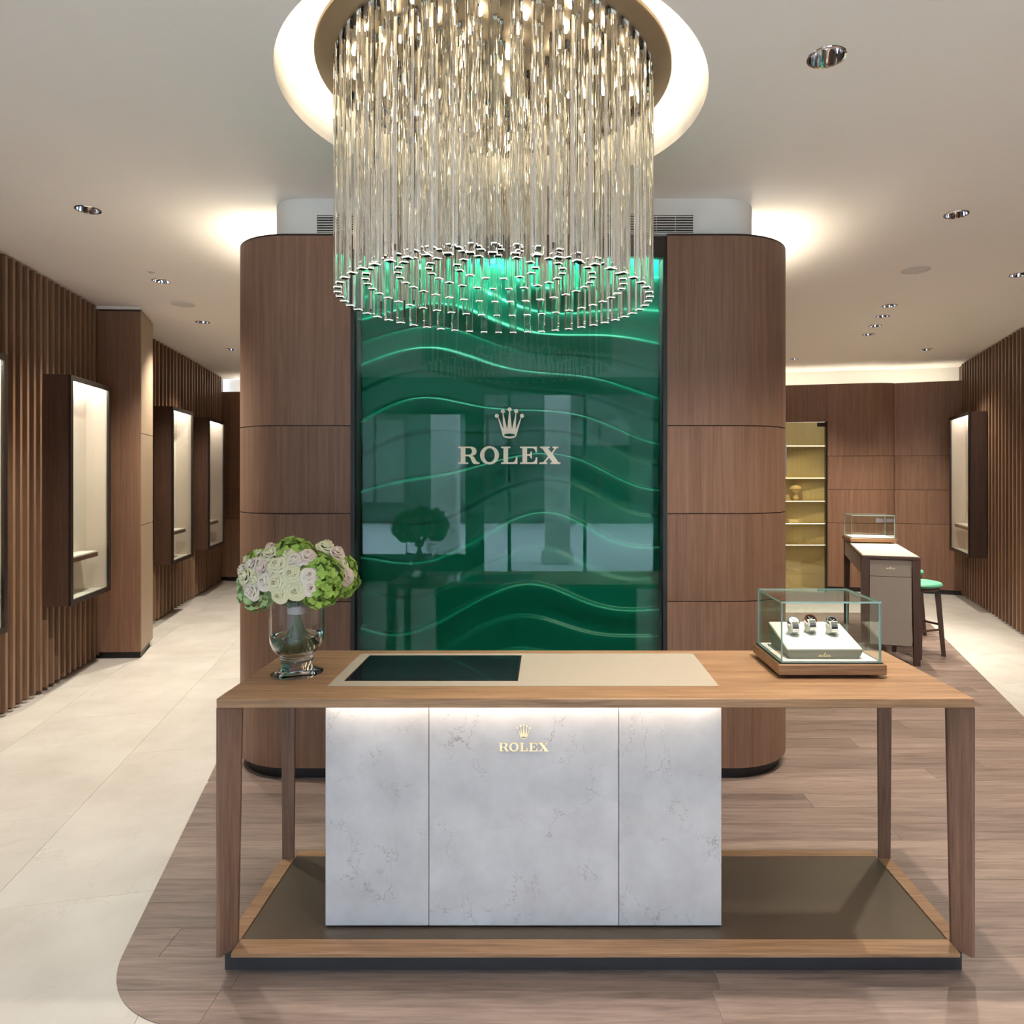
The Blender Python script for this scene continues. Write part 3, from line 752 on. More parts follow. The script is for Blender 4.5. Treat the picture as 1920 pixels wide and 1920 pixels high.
# ------------------------------------------------------------------ glass display cases
def glass_case(name, label, group, loc, rz, w, d, h, base_h=0.038):
    """local frame: x across the front, y to the back, origin at front-centre of the base"""
    t = thing(name, label, 'display case', loc, group, rz, True)
    box('foot', -w/2+0.04, w/2-0.04, 0.04, d-0.04, 0.0, 0.012, 'black', t)
    box('base', -w/2, w/2, 0, d, 0.0125, 0.0125+base_h, 'tablewood', t, 0.003)
    z0 = 0.0125+base_h
    ix0, ix1, iy0, iy1 = -w/2+0.014, w/2-0.014, 0.014, d-0.014
    box('rebate', ix0-0.005, ix1+0.005, iy0-0.005, iy1+0.005, z0+0.0002, z0+0.003, 'frame', t)
    box('pad', ix0+0.008, ix1-0.008, iy0+0.008, iy1-0.008, z0+0.0035, z0+0.008, 'pad', t)
    g = 0.006; zt = z0+h
    pane('glass_front', ix0, ix1, iy0, iy0+g, z0+0.0035, zt-g-0.0003, 'y', t)
    pane('glass_back', ix0, ix1, iy1-g, iy1, z0+0.0035, zt-g-0.0003, 'y', t)
    pane('glass_side', ix0, ix0+g, iy0+g+0.0003, iy1-g-0.0003, z0+0.0035, zt-g-0.0003, 'x', t)
    pane('glass_side', ix1-g, ix1, iy0+g+0.0003, iy1-g-0.0003, z0+0.0035, zt-g-0.0003, 'x', t)
    pane('glass_top', ix0, ix1, iy0, iy1, zt-g, zt, 'z', t)
    return t, z0+0.008
CLX, CLY = 1.009, 2.466
case1, zpad = glass_case('glass_display_case', 'glass display case holding three watches on the reception counter', 'glass display cases', (CLX, CLY, TZ+0.0002), 0, 0.385, 0.315, 0.222)
zpad += TZ+0.0002

# sloping presentation stand and three watches
st = thing('watch_stand', 'sloping cream watch stand with a taupe front edge inside the glass case', 'stand', (CLX, CLY+0.12, zpad+0.0003))
def P3(x, y, z): return (CLX-0.010+x, CLY+y, zpad+0.0003+z)
sw0 = 0.138
hexa('body', [P3(-sw0+0.012, 0.052, 0), P3(sw0-0.012, 0.052, 0), P3(sw0-0.012, 0.26, 0), P3(-sw0+0.012, 0.26, 0)],
     [P3(-sw0, 0.044, 0.032), P3(sw0, 0.044, 0.032), P3(sw0, 0.262, 0.086), P3(-sw0, 0.262, 0.086)], 'olivestand', st)
slope = math.atan2(0.086-0.032, 0.262-0.044)
def SL(x, s, h):   # on the sloping face: x across, s up the slope, h above it
    return P3(x, 0.044+s*math.cos(slope)-h*math.sin(slope), 0.032+s*math.sin(slope)+h*math.cos(slope))
smax = math.hypot(0.218, 0.054)
hexa('cushion', [SL(-sw0+0.002, 0.002, 0.0004), SL(sw0-0.002, 0.002, 0.0004), SL(sw0-0.002, smax, 0.0004), SL(-sw0+0.002, smax, 0.0004)],
     [SL(-sw0+0.003, 0.003, 0.004), SL(sw0-0.003, 0.003, 0.004), SL(sw0-0.003, smax-0.001, 0.004), SL(-sw0+0.003, smax-0.001, 0.004)], 'pad', st)
def fr_small(x, y_, z):   # lettering on the leaning front edge of the stand
    t = y_/0.032
    return P3(x, 0.052-0.008*t-0.0006-z*0.4, y_)
letters(st, 0.0, 0.007, 0.0075, 0, 0.0012, 'gold', 0.0245, frame=fr_small)
def watch(x, s, label, dial, bezel, bezel_in, crownside=1):
    c = SL(x, s, 0.0045)
    w = thing('wrist_watch', label, 'watch', c, 'steel watches in the glass case')
    # local axes: a across, b up the slope, n off the cushion
    tilt = slope+0.55
    a = Vector((1, 0, 0)); n = Vector((0, -math.sin(tilt), math.cos(tilt))); b = n.cross(a)
    B = Vector((0, math.cos(slope), math.sin(slope))); Nn = Vector((0, -math.sin(slope), math.cos(slope)))
    O = Vector(c); K = 1.18
    cc = O+(Nn*0.031+B*0.006)*K+Nn*0.011
    def cyl(name, r0, r1, h0, h1, mat, hole=None, seg=28):
        prof = [(0, h0), (r0, h0), (r1, h1), (0, h1)] if hole is None else [(hole, h0), (r0, h0), (r1, h1), (hole, h1), (hole, h0)]
        V, F = lathe_vf(prof, seg)
        bm = bmesh.new(); bv = [bm.verts.new(cc+(a*p[0]+b*p[1]+n*p[2])*K) for p in V]
        for q in F:
            try: bm.faces.new([bv[i] for i in q])
            except ValueError: pass
        bmesh.ops.remove_doubles(bm, verts=bm.verts[:], dist=1e-7); bmesh.ops.dissolve_degenerate(bm, dist=1e-7, edges=bm.edges[:]); bm.verts.index_update()
        V = [tuple(p.co) for p in bm.verts]; F = [tuple(p.index for p in q.verts) for q in bm.faces]; bm.free()
        return mesh_obj(name, V, F, mat, w, smooth=True, autosmooth=35)
    cyl('case', 0.0195, 0.0195, -0.006, 0.003, 'steel')
    cyl('bezel', 0.0195, 0.0175, 0.0031, 0.0055, bezel, hole=bezel_in)
    d = cyl('dial', 0.0150, 0.0150, 0.0031, 0.0040, dial)
    V, F = [], []
    for ang, ln in ((0.9, 0.008), (-0.6, 0.011)):
        dx, dy = math.sin(ang), math.cos(ang)
        k = len(V)
        for s_, t_ in ((-0.0006, 0), (0.0006, 0), (0.0006, ln), (-0.0006, ln)):
            V.append(tuple(cc+(a*(dx*t_+dy*s_)+b*(dy*t_-dx*s_)+n*0.0044)*K))
        F.append((k, k+1, k+2, k+3))
    mesh_obj('hands', V, F, 'dialk' if dial == 'dialw' else 'dialw', w)
    v, f = tube_vf([cc-a*0.0195*K, cc-a*0.0240*K], 0.0028*K, 10); mesh_obj('winding_crown', v, f, 'steel', w, smooth=True, autosmooth=40)
    # bracelet: links round the cushion ring
    R1, R2 = 0.0235, 0.031
    ctr = O+(Nn*0.0135+B*0.004)*K+Nn*0.011
    ths = [math.radians(t) for t in range(-95, 276, 15)]
    src = 0
    for t0 in ths:
        if 60 < math.degrees(t0) < 128: continue
        t1 = t0+math.radians(13.2)
        if math.degrees(t0) > 250: continue
        lw2 = 0.0095 if not (40 < math.degrees(t0) < 150) else 0.0105
        def E(t, r): return ctr+(B*(-math.cos(t)*r*0.92)+Nn*(math.sin(t)*r*0.95))*K
        bot = [E(t0, 0.0222), E(t1, 0.0222), E(t1, 0.0252), E(t0, 0.0252)]
        hx = [tuple(p-a*lw2*K) for p in bot]; hy = [tuple(p+a*lw2*K) for p in bot]
        hexa('bracelet_link', hx, hy, 'steel', w)
    # cushion roll inside
    pts = []
    V, F = [], []
    seg = 24
    for i in range(seg):
        t = 2*PI*i/seg
        p = ctr+(B*(-math.cos(t)*0.0200)+Nn*(math.sin(t)*0.0205))*K
        V += [tuple(p-a*0.0125*K), tuple(p+a*0.0125*K)]
    for i in range(seg):
        j = (i+1) % seg; F.append((2*i, 2*j, 2*j+1, 2*i+1))
    F += [tuple(2*i for i in range(seg)), tuple(2*i+1 for i in range(seg))]
    mesh_obj('cushion_roll', V, F, 'pad', w, smooth=True, autosmooth=50)
watch(-0.076, 0.120, 'steel watch with a white dial on the watch stand', 'dialw', 'steel', 0.0152)
watch(-0.006, 0.135, 'steel watch with a dark red bezel in the middle of the watch stand', 'dialk', 'bezelr', 0.0145)
watch(0.070, 0.120, 'steel watch with a black dial on the watch stand', 'dialk', 'steel', 0.0135)

# ------------------------------------------------------------------ vase and bouquet
VX, VY = -0.924, 2.54
vs_ = thing('vase', 'clear glass footed vase half filled with water on the counter', 'vase', (VX, VY, TZ+0.0004))
vz = TZ+0.0004
prof_out = [(0.0, 0), (0.090, 0.0), (0.092, 0.004), (0.080, 0.010), (0.060, 0.020), (0.052, 0.032), (0.058, 0.044), (0.060, 0.052), (0.054, 0.060), (0.058, 0.068), (0.072, 0.080), (0.086, 0.096), (0.0935, 0.118), (0.0955, 0.145), (0.0950, 0.22), (0.0975, 0.275)]
prof_in = [(0.0945, 0.275), (0.0920, 0.22), (0.0925, 0.145), (0.0905, 0.119), (0.083, 0.099), (0.068, 0.083), (0.04, 0.075), (0.0, 0.073)]
lathe('glass_body', [(r, vz+z) for r, z in prof_out+prof_in], 'vaseglass', vs_, 56, (VX, VY), ang=60)
lathe('water', [(0.0, vz+0.0735), (0.04, vz+0.0755), (0.068, vz+0.0835), (0.0828, vz+0.0995), (0.0903, vz+0.1195), (0.0920, vz+0.142), (0.0, vz+0.142)], 'water', vs_, 48, (VX, VY), ang=60)

bq = thing('bouquet', 'round bouquet of white and blush roses with green hydrangeas in the glass vase', 'bouquet', (VX, VY, vz+0.08))
def rose_mesh(mat, seed, R=0.036):
    rnd = random.Random(seed); V, F = [], []
    npet = 24
    for i in range(npet):
        t = i/(npet-1)
        a0 = i*2.39996+rnd.uniform(-0.25, 0.25)
        wdt = 1.25-0.55*t                                   # half opening angle
        rim = R*(0.10+0.95*t**0.85)                          # radius of the rim
        H = R*(1.02-0.72*t**1.25)                            # height of the rim
        nu, nv = 7, 7
        k = len(V)
        tip = rnd.uniform(0.8, 1.2)
        for v in range(nv):
            fv = v/(nv-1)
            for u in range(nu):
                fu = -1+2*u/(nu-1)
                an = a0+fu*wdt
                if t < 0.3: prof = math.sin(fv*PI*0.80)*(1.15+0.4*t) if fv > 0.3 else 0.8*fv/0.3
                else: prof = (0.30+0.70*fv)*math.sin(min(1, fv*1.5)*PI/2)**0.5*(1+0.10*max(0, fv-0.8)/0.2)
                rad = rim*prof*(1-0.05*fu*fu*fv)
                z = H*math.sin(fv*PI/2)**0.9*(1-0.20*fu*fu*fv)
                z -= R*0.14*t*tip*max(0.0, fv-0.8)/0.2       # rolled edge
                V.append((rad*math.cos(an), rad*math.sin(an), z))
        for v in range(nv-1):
            for u in range(nu-1):
                q = k+v*nu+u; F.append((q, q+1, q+nu+1, q+nu))
    k = len(V); nb = 8                                       # closed bud in the middle
    V.append((0, 0, R*1.03))
    for zz, rr in ((0.98, 0.06), (0.86, 0.10), (0.5, 0.12)):
        V += [(R*rr*math.cos(2*PI*u/nb), R*rr*math.sin(2*PI*u/nb), R*zz) for u in range(nb)]
    for u in range(nb):
        w_ = (u+1) % nb
        F.append((k, k+1+u, k+1+w_))
        for l_ in (0, 1): F.append((k+1+l_*nb+u, k+1+(l_+1)*nb+u, k+1+(l_+1)*nb+w_, k+1+l_*nb+w_))
    me = bpy.data.meshes.new('rose'); me.from_pydata(V, [], F); me.materials.append(M[mat])
    for p in me.polygons: p.use_smooth = True
    return me
def hydra_mesh(mat, seed, R=0.058):
    rnd = random.Random(seed); V, F = [], []
    n = 130
    for i in range(n):
        zz = 1-2*(i+0.5)/n
        if zz < -0.55: continue
        ph = i*2.39996
        rr = math.sqrt(1-zz*zz)
        nrm = (Vector((rr*math.cos(ph), rr*math.sin(ph), zz))+Vector([rnd.uniform(-0.5, 0.5) for _ in range(3)])).normalized()
        c = nrm*R*rnd.uniform(0.74, 1.06)
        a = nrm.orthogonal().normalized(); b = nrm.cross(a)
        r0 = rnd.uniform(0, PI)
        for k in range(4):
            t = r0+k*PI/2
            d = a*math.cos(t)+b*math.sin(t); e = nrm.cross(d)
            s = 0.0125*rnd.uniform(0.85, 1.2)
            q = len(V)
            for (x, y_, z) in ((0.0, 0.0, 0.0), (0.45, 0.52, 0.42), (0.95, 0.42, 0.5), (1.15, 0, 0.3), (0.95, -0.42, 0.5), (0.45, -0.52, 0.42), (0.55, 0, 0.08)):
                V.append(tuple(c+d*s*x+e*s*y_+nrm*s*z))
            F += [(q, q+1, q+6), (q+1, q+2, q+6), (q+2, q+3, q+6), (q+3, q+4, q+6), (q+4, q+5, q+6), (q+5, q, q+6)]
    me = bpy.data.meshes.new('hydrangea'); me.from_pydata(V, [], F); me.materials.append(M[mat])
    for p in me.polygons: p.use_smooth = True
    return me
RM = {c: [rose_mesh('petal_'+c, 10*i+j) for j in range(2)] for i, c in enumerate(('ivory', 'white', 'blush'))}
HM = {'hydra': hydra_mesh('hydra', 3), 'hydrapale': hydra_mesh('hydrapale', 4)}
BC = Vector((-0.914, VY, 1.245)); BRX, BRY, BRZ = 0.205, 0.20, 0.165
pB = 1300/VY
def dome(zx, zy, back=False):
    px, py = 420+zx/5.647, 960+zy/5.647
    X = (px-1030)/pB; Z = CAMZ-(py-890)/pB
    dx, dz = (X-BC.x)/BRX, (Z-BC.z)/BRZ
    q = dx*dx+dz*dz
    if q > 0.98: k = math.sqrt(0.98/q); dx *= k; dz *= k; q = 0.98
    dy = math.sqrt(1-q)*(1 if back else -1)
    p = Vector((BC.x+dx*BRX, BC.y+dy*BRY, BC.z+dz*BRZ))
    nrm = Vector((dx/BRX, dy/BRY, dz/BRZ)).normalized()
    return p, nrm
heads = []
def flower(name, me, p, nrm, s, spin, inset, lab=None):
    o = bpy.data.objects.new(name, me); COL.objects.link(o); o.parent = bq
    q = nrm.to_track_quat('Z', 'Y') @ Matrix.Rotation(spin, 3, 'Z').to_quaternion()
    base = p-nrm*inset
    o.rotation_mode = 'QUATERNION'; o.rotation_quaternion = q; o.location = base-W[bq]
    o.scale = (s, s, s*(1.3 if name == 'rose' else 1.0))
    heads.append(base)
    return o
rnd = random.Random(5)
roses = [(500, 640, 'ivory'), (770, 660, 'ivory'), (950, 740, 'ivory'), (1070, 600, 'white'), (330, 690, 'blush'), (620, 380, 'ivory'), (480, 300, 'blush'),
         (750, 490, 'ivory'), (900, 430, 'white'), (1010, 400, 'blush'), (430, 500, 'white'), (560, 510, 'blush'), (230, 470, 'blush'), (250, 580, 'ivory'),
         (640, 650, 'white'), (1120, 330, 'ivory'), (1240, 400, 'blush'), (1320, 520, 'ivory'), (1420, 640, 'blush'), (900, 570, 'ivory'), (400, 400, 'white'), (800, 780, 'ivory'), (480, 760, 'white'), (320, 580, 'white'), (830, 380, 'ivory'), (400, 620, 'ivory'), (1090, 720, 'white')]
for x, y_, c in roses:
    p, nr_ = dome(x, y_)
    nn = (nr_+Vector((0, -0.25, 0.1))).normalized()
    flower('rose', rnd.choice(RM[c]), p, nn, rnd.uniform(0.84, 1.0), rnd.uniform(0, 6.28), rnd.uniform(0.022, 0.040))
for x, y_, s, c in ((810, 300, 1.15, 'hydra'), (1230, 600, 1.25, 'hydra'), (1230, 790, 1.1, 'hydra'), (330, 860, 1.05, 'hydrapale'), (330, 450, 0.85, 'hydra'), (200, 720, 0.95, 'hydrapale'), (1150, 470, 0.8, 'hydra')):
    p, nr_ = dome(x, y_)
    flower('hydrangea', HM[c], p, nr_, s, rnd.uniform(0, 6.28), 0.050*s)
for k in range(16):
    p, nr_ = dome(rnd.uniform(300, 1300), rnd.uniform(330, 800), True)
    if k % 3 == 0: flower('hydrangea', HM['hydra'], p, nr_, 1.1, rnd.uniform(0, 6), 0.050)
    else: flower('rose', rnd.choice(RM[rnd.choice(('ivory', 'white', 'blush'))]), p, nr_, 1.0, rnd.uniform(0, 6.28), 0.028)
# stems gathered at the ribbon, spreading in the water
for k, h in enumerate(heads[::2]):
    a = k*2.39996; r1 = 0.026*math.sqrt((k+0.5)/(len(heads)/2)); r2 = 0.072*math.sqrt((k+0.5)/(len(heads)/2))
    tie = Vector((VX+r1*math.cos(a), VY+r1*math.sin(a), 1.142))
    foot = Vector((VX+r2*math.cos(a+2.6), VY+r2*math.sin(a+2.6), vz+0.088+rnd.uniform(0, 0.012)))
    mid = h.lerp(tie, 0.55)+Vector((0, 0, 0.004))
    tube('stem', [h, mid, tie, tie.lerp(foot, 0.5), foot], 0.0036, 'stem', bq, 6)
lathe('ribbon', [(0.030, 1.126), (0.0335, 1.130), (0.0335, 1.152), (0.030, 1.156), (0.0295, 1.141), (0.030, 1.126)], 'ribbon', bq, 28, (VX, VY))

# ------------------------------------------------------------------ chandelier
ch = thing('chandelier', 'round crystal chandelier of tiered hanging glass rods under a bronze ceiling disc', 'chandelier', (CX, CY, 2.334))
DZ = 3.224
lathe('canopy_disc', [(0, DZ), (0.696, DZ), (0.701, DZ+0.004), (0.701, DZ+0.018), (0.0, DZ+0.018)], 'disc', ch, 96, (CX, CY))
lathe('hanger', [(0.05, DZ+0.0185), (0.05, CEIL+0.2995), (0.0, CEIL+0.2995)], 'black', ch, 20, (CX, CY))
lathe('ring_light', [(0.655, DZ+0.019), (0.685, DZ+0.019), (0.685, DZ+0.032), (0.655, DZ+0.032), (0.655, DZ+0.019)], 'ledring', ch, 96, (CX, CY))
rings = [(0.616, 54, 0.700), (0.513, 44, 0.760), (0.390, 34, 0.795), (0.270, 24, 0.822), (0.158, 13, 0.836)]
RW = 0.0155
for ri, (r, n, dh) in enumerate(rings):
    zb = CAMZ+dh; zt = DZ-0.012
    src = cs = None
    for k in range(n):
        a = 2*PI*(k+0.5*(ri % 2))/n
        x, y = CX+r*math.cos(a), CY+r*math.sin(a)
        q = Matrix.Rotation(a+PI/2, 3, 'Z').to_quaternion()
        if src is None:
            b_ = 0.0022; w_ = RW
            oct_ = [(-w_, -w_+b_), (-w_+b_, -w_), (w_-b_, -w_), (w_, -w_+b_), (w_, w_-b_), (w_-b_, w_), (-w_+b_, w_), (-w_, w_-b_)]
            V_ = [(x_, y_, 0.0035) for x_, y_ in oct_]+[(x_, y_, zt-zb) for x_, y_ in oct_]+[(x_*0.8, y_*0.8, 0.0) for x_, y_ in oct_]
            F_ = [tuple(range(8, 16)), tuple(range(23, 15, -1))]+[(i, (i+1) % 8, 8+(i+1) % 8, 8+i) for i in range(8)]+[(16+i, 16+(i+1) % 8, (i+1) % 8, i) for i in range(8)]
            src = mesh_obj('glass_rod', V_, F_, None, None, mats=['rodglass', 'rodend_glow'], fm=[0, 0]+[0]*8+[1]*8)
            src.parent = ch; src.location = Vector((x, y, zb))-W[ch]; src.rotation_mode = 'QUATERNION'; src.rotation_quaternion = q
            W[src] = Vector((0, 0, 0))
            cs = boxes('rod_clip', [(-w_-0.003, w_+0.003, -0.006, 0.006, 0, 0.0115), (-w_-0.003, -w_-0.0005, -0.006, 0.006, -0.02, 0.0), (w_+0.0005, w_+0.003, -0.006, 0.006, -0.02, 0.0)], 'frame', None)
            cs.parent = src; cs.location = (0, 0, zt-zb-0.02+0.0003)
        else:
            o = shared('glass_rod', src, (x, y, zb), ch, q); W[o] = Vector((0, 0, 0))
            shared('rod_clip', cs, (0, 0, zt-zb-0.02+0.0003), o)
bsrc = None
for r, n in ((0.565, 22), (0.45, 18), (0.33, 13), (0.21, 8), (0.07, 3)):
    for k in range(n):
        a = 2*PI*(k+0.37)/n
        x, y = CX+r*math.cos(a), CY+r*math.sin(a)
        if bsrc is None:
            bsrc = lathe('bulb', [(0, DZ-0.026), (0.006, DZ-0.024), (0.009, DZ-0.017), (0.008, DZ-0.008), (0.005, DZ-0.0005), (0, DZ-0.0005)], 'bulb', ch, 10, (x, y))
        else:
            shared('bulb', bsrc, (x, y, DZ-0.026), ch)

# ------------------------------------------------------------------ ceiling fittings
def spot(x, y, z, power, parent, blend=0.85, size=108, rad=0.04):
    ld = bpy.data.lights.new('lamp_light', 'SPOT'); ld.energy = power; ld.color = WARM
    ld.spot_size = math.radians(size); ld.spot_blend = blend; ld.shadow_soft_size = rad
    o = bpy.data.objects.new('lamp_light', ld); COL.objects.link(o)
    o.parent = parent; o.location = Vector((x, y, z))-W[parent]
    return o
def cpos(px, py):
    Z = (CEIL-CAMZ)*1300/(890-py); return (px-1030)/1300*Z, Z
def downlight(x, y, r, label, group, power=SPOT_W, size=108):
    d = thing('downlight', label, 'ceiling light', (x, y, CEIL-0.004), group)
    z = CEIL; HOLES.append((x, y, r*0.93))
    lathe('trim_ring', [(r*0.88, z-0.0005), (r*0.88, z-0.004), (r, z-0.003), (r*1.02, z-0.0005)], 'chrome', d, 32, (x, y))
    lathe('reflector', [(r*0.87, z-0.0008), (r*0.80, z+0.03), (r*0.62, z+0.06), (r*0.40, z+0.075), (r*0.38, z+0.078), (r*0.66, z+0.066), (r*0.9, z+0.03), (r*0.90, z-0.0004)], 'chrome', d, 32, (x, y))
    lathe('lamp', [(0, z+0.060), (r*0.36, z+0.060), (r*0.38, z+0.0775), (0, z+0.0775)], 'lamp', d, 20, (x, y))
    spot(x, y, z-0.012, power, d, size=size, rad=r*0.6)
    return d
G = 'recessed downlights in the ceiling'
dls = [(1550, 107, 0.068, 'large chrome recessed downlight beside the chandelier recess'),
       (165, 393, 0.066, 'chrome recessed downlight in front of the first slatted wall stretch'),
       (1793, 402, 0.066, 'chrome recessed downlight between the chandelier and the right slatted wall'),
       (302, 527, 0.066, 'chrome recessed downlight in front of the walnut column'),
       (380, 604, 0.066, 'chrome recessed downlight in the aisle past the walnut column'),
       (433, 655, 0.060, 'small chrome downlight at the aisle end close to the light cove'),
       (1911, 515, 0.066, 'chrome recessed downlight close to the right slatted wall'),
       (1738, 655, 0.066, 'chrome recessed downlight by the cove in front of the back wall panels'),
       (1490, 673, 0.060, 'small chrome downlight above the glass shelf door')]
for px, py, r, lab in dls:
    x, y = cpos(px, py); downlight(x, y, r, lab, G)
for px, py in ((1668, 573), (1655, 593), (1641, 611), (1628, 627)):
    x, y = cpos(px, py); downlight(x, y, 0.062, 'small chrome downlight in the row of four over the bar counter', 'row of four small downlights', SPOT_W*0.8, 60)
# unseen downlights added to light the front of the room, outside the frame
for x, y in ((0.45, 1.45), (1.7, 0.7), (-0.9, -1.6), (1.7, -1.6), (2.9, 2.7), (-2.75, 1.6)):
    downlight(x, y, 0.066, 'added unseen downlight in the ceiling near the shop front', 'added downlights near the shop front', SPOT_W*0.4, 80)
# narrow accents over the counter, from the ring around the chandelier
for px, py, lab in ((343, 570, 'round white ceiling loudspeaker by the walnut column'), (1717, 506, 'round white ceiling loudspeaker over the wood floor aisle')):
    x, y = cpos(px, py)
    s_ = thing('ceiling_speaker', lab, 'speaker', (x, y, CEIL-0.006))
    lathe('rim', [(0.098, CEIL-0.0005), (0.094, CEIL-0.006), (0.088, CEIL-0.006), (0.086, CEIL-0.0005)], 'whiteplastic', s_, 36, (x, y))
    lathe('mesh_cover', [(0, CEIL-0.005), (0.0855, CEIL-0.004), (0.0855, CEIL-0.0005), (0, CEIL-0.0005)], 'whiteplastic', s_, 36, (x, y))
x, y = cpos(283, 510)
s_ = thing('sprinkler', 'tiny white sprinkler cap on the ceiling near the walnut column', 'sprinkler', (x, y, CEIL-0.012))
lathe('plate', [(0, CEIL-0.004), (0.024, CEIL-0.003), (0.026, CEIL-0.0005), (0, CEIL-0.0005)], 'whiteplastic', s_, 24, (x, y))
lathe('head', [(0, CEIL-0.012), (0.009, CEIL-0.011), (0.009, CEIL-0.0043), (0, CEIL-0.0043)], 'whiteplastic', s_, 16, (x, y))

# ------------------------------------------------------------------ wall display cases
def vitrine(p, n, wdt, label, z0=0.647, z1=2.385, prot=0.245, shelf=True, near=-1):
    """p = wall point at the middle, n = normal into the room"""
    xax = Vector((n.y, -n.x)); rz = math.atan2(xax.y, xax.x)
    t = thing('wall_display_case', label, 'display case', (p.x, p.y, z0), 'display cases on the slatted walls', rz, True)
    h = z1-z0; w = wdt/2; y0 = 0.062
    tk = 0.02; fb = 0.038
    box('side_panel', -w, -w+tk, y0, prot-0.012, 0, h, 'darkwood', t)
    box('side_panel', w-tk, w, y0, prot-0.012, 0, h, 'darkwood', t)
    box('top_panel', -w+tk, w-tk, y0, prot-0.012, h-tk, h, 'darkwood', t)
    box('bottom_panel', -w+tk, w-tk, y0, prot-0.012, 0, tk, 'darkwood', t)
    boxes('frame', [(-w-0.002, -w+fb, prot-0.0118, prot+0.006, -0.002, h+0.002), (w-fb, w+0.002, prot-0.0118, prot+0.006, -0.002, h+0.002),
                    (-w+fb, w-fb, prot-0.0118, prot+0.006, h-fb, h+0.002), (-w+fb, w-fb, prot-0.0118, prot+0.006, -0.002, fb)], 'frame', t)
    box('back_lining', -w+tk+0.001, w-tk-0.001, y0, y0+0.008, tk+0.001, h-tk-0.001, 'linen', t)
    for s in (-1, 1):
        xa, xb = sorted((s*(w-tk-0.001), s*(w-tk-0.006)))
        box('side_lining', xa, xb, y0+0.009, prot-0.013, tk+0.001, h-tk-0.001, 'linen', t)
    box('floor_lining', -w+tk+0.007, w-tk-0.007, y0+0.009, prot-0.013, tk+0.001, tk+0.008, 'pad', t)
    box('light_panel', -w+0.04, w-0.04, y0+0.02, prot-0.03, h-tk-0.008, h-tk-0.001, 'ledcase', t)
    box('glass_pane', -w+fb+0.001, w-fb-0.001, prot-0.008, prot-0.003, fb+0.001, h-fb-0.001, 'pane', t)
    if shelf:
        zs = 0.99-z0
        s_ = box('shelf', -w*0.62, w*0.86, y0+0.009, prot-0.04, zs-0.035, zs, 'darkwood', t)
        box('shelf_pad', -w*0.62+0.004, w*0.86-0.004, y0+0.012, prot-0.043, zs+0.0003, zs+0.012, 'pad', s_)
    return t
vitrine(onl(3.93), nl, 0.75, 'dark framed lit display case on the slatted wall nearest the shop front')
vitrine(onl(5.52), nl, 0.75, 'dark framed lit display case with one shelf right before the walnut column')
vitrine(onl(7.95), nl, 0.80, 'dark framed lit display case with one shelf just past the walnut column')
vitrine(onl(9.48), nl, 0.85, 'dark framed lit display case at the far end of the aisle by the light cove')
vitrine(onr(8.62), nr, 0.98, 'dark framed lit display case on the slatted wall behind the bar counter')

# ------------------------------------------------------------------ bar counter with glass case and stools
ang = math.atan2(dr.y, dr.x)                       # long axis
nearR = Vector((3.15, 5.88)); BW, BLn, BH = 0.46, 1.75, 0.93
xl = Vector((dr.y, -dr.x))                         # local x to the right, y along the table
rzb = math.atan2(xl.y, xl.x)
org = nearR-xl*(BW/2)
bt = thing('bar_counter', 'tall narrow bar counter with taupe drawer front and cream leather top', 'counter', (org.x, org.y, 0.003), None, rzb, True)
box('top', -BW/2, BW/2, 0, BLn, BH-0.028, BH, 'darkwood', bt, 0.002)
box('leather_inlay', -BW/2+0.012, BW/2-0.012, 0.012, BLn-0.012, BH+0.0003, BH+0.003, 'leather', bt)
lgw = 0.065
for sx in (-1, 1):
    for y0, y1 in ((0.0, 0.09), (BLn-0.09, BLn)):
        xa, xb = sorted((sx*BW/2, sx*(BW/2-lgw)))
        ym = (y0+y1)/2; xm = sx*BW/2
        hexa('leg', [(xm, y0+0.012, 0), (xm-sx*(lgw-0.02), y0+0.012, 0), (xm-sx*(lgw-0.02), y1-0.012, 0), (xm, y1-0.012, 0)][::sx],
             [(xm, y0, BH-0.0285), (xm-sx*lgw, y0, BH-0.0285), (xm-sx*lgw, y1, BH-0.0285), (xm, y1, BH-0.0285)][::sx], 'darkwood', bt)
ix = BW/2-lgw-0.001
box('cabinet_body', -ix, ix, 0.03, 0.24, 0.165, BH-0.029, 'taupe', bt)
d_ = box('drawer_front', -ix, ix, 0.012, 0.0295, BH-0.175, BH-0.032, 'taupe', bt, 0.001)
box('door_front', -ix, ix, 0.012, 0.0295, 0.165, BH-0.180, 'taupe', bt, 0.001)
for sx in (-1, 1):
    xa, xb = sorted((sx*(BW/2-0.006), sx*(BW/2-0.022)))
    box('apron', xa, xb, 0.0915, BLn-0.0915, BH-0.175, BH-0.029, 'taupe', bt)
letters(bt, 0.0, BH-0.112, 0.012, 0, 0.002, 'gold', BH-0.086, frame=lambda x, y_, z: (x, 0.0112-z, y_))
bc = org+dr*(BLn-0.62)+xl*0.0
case2, _z = glass_case('glass_display_case', 'empty glass display case with a white pad on the bar counter', 'glass display cases', (bc.x, bc.y, 0.003+BH+0.0033), rzb*0.55, 0.44, 0.36, 0.235)

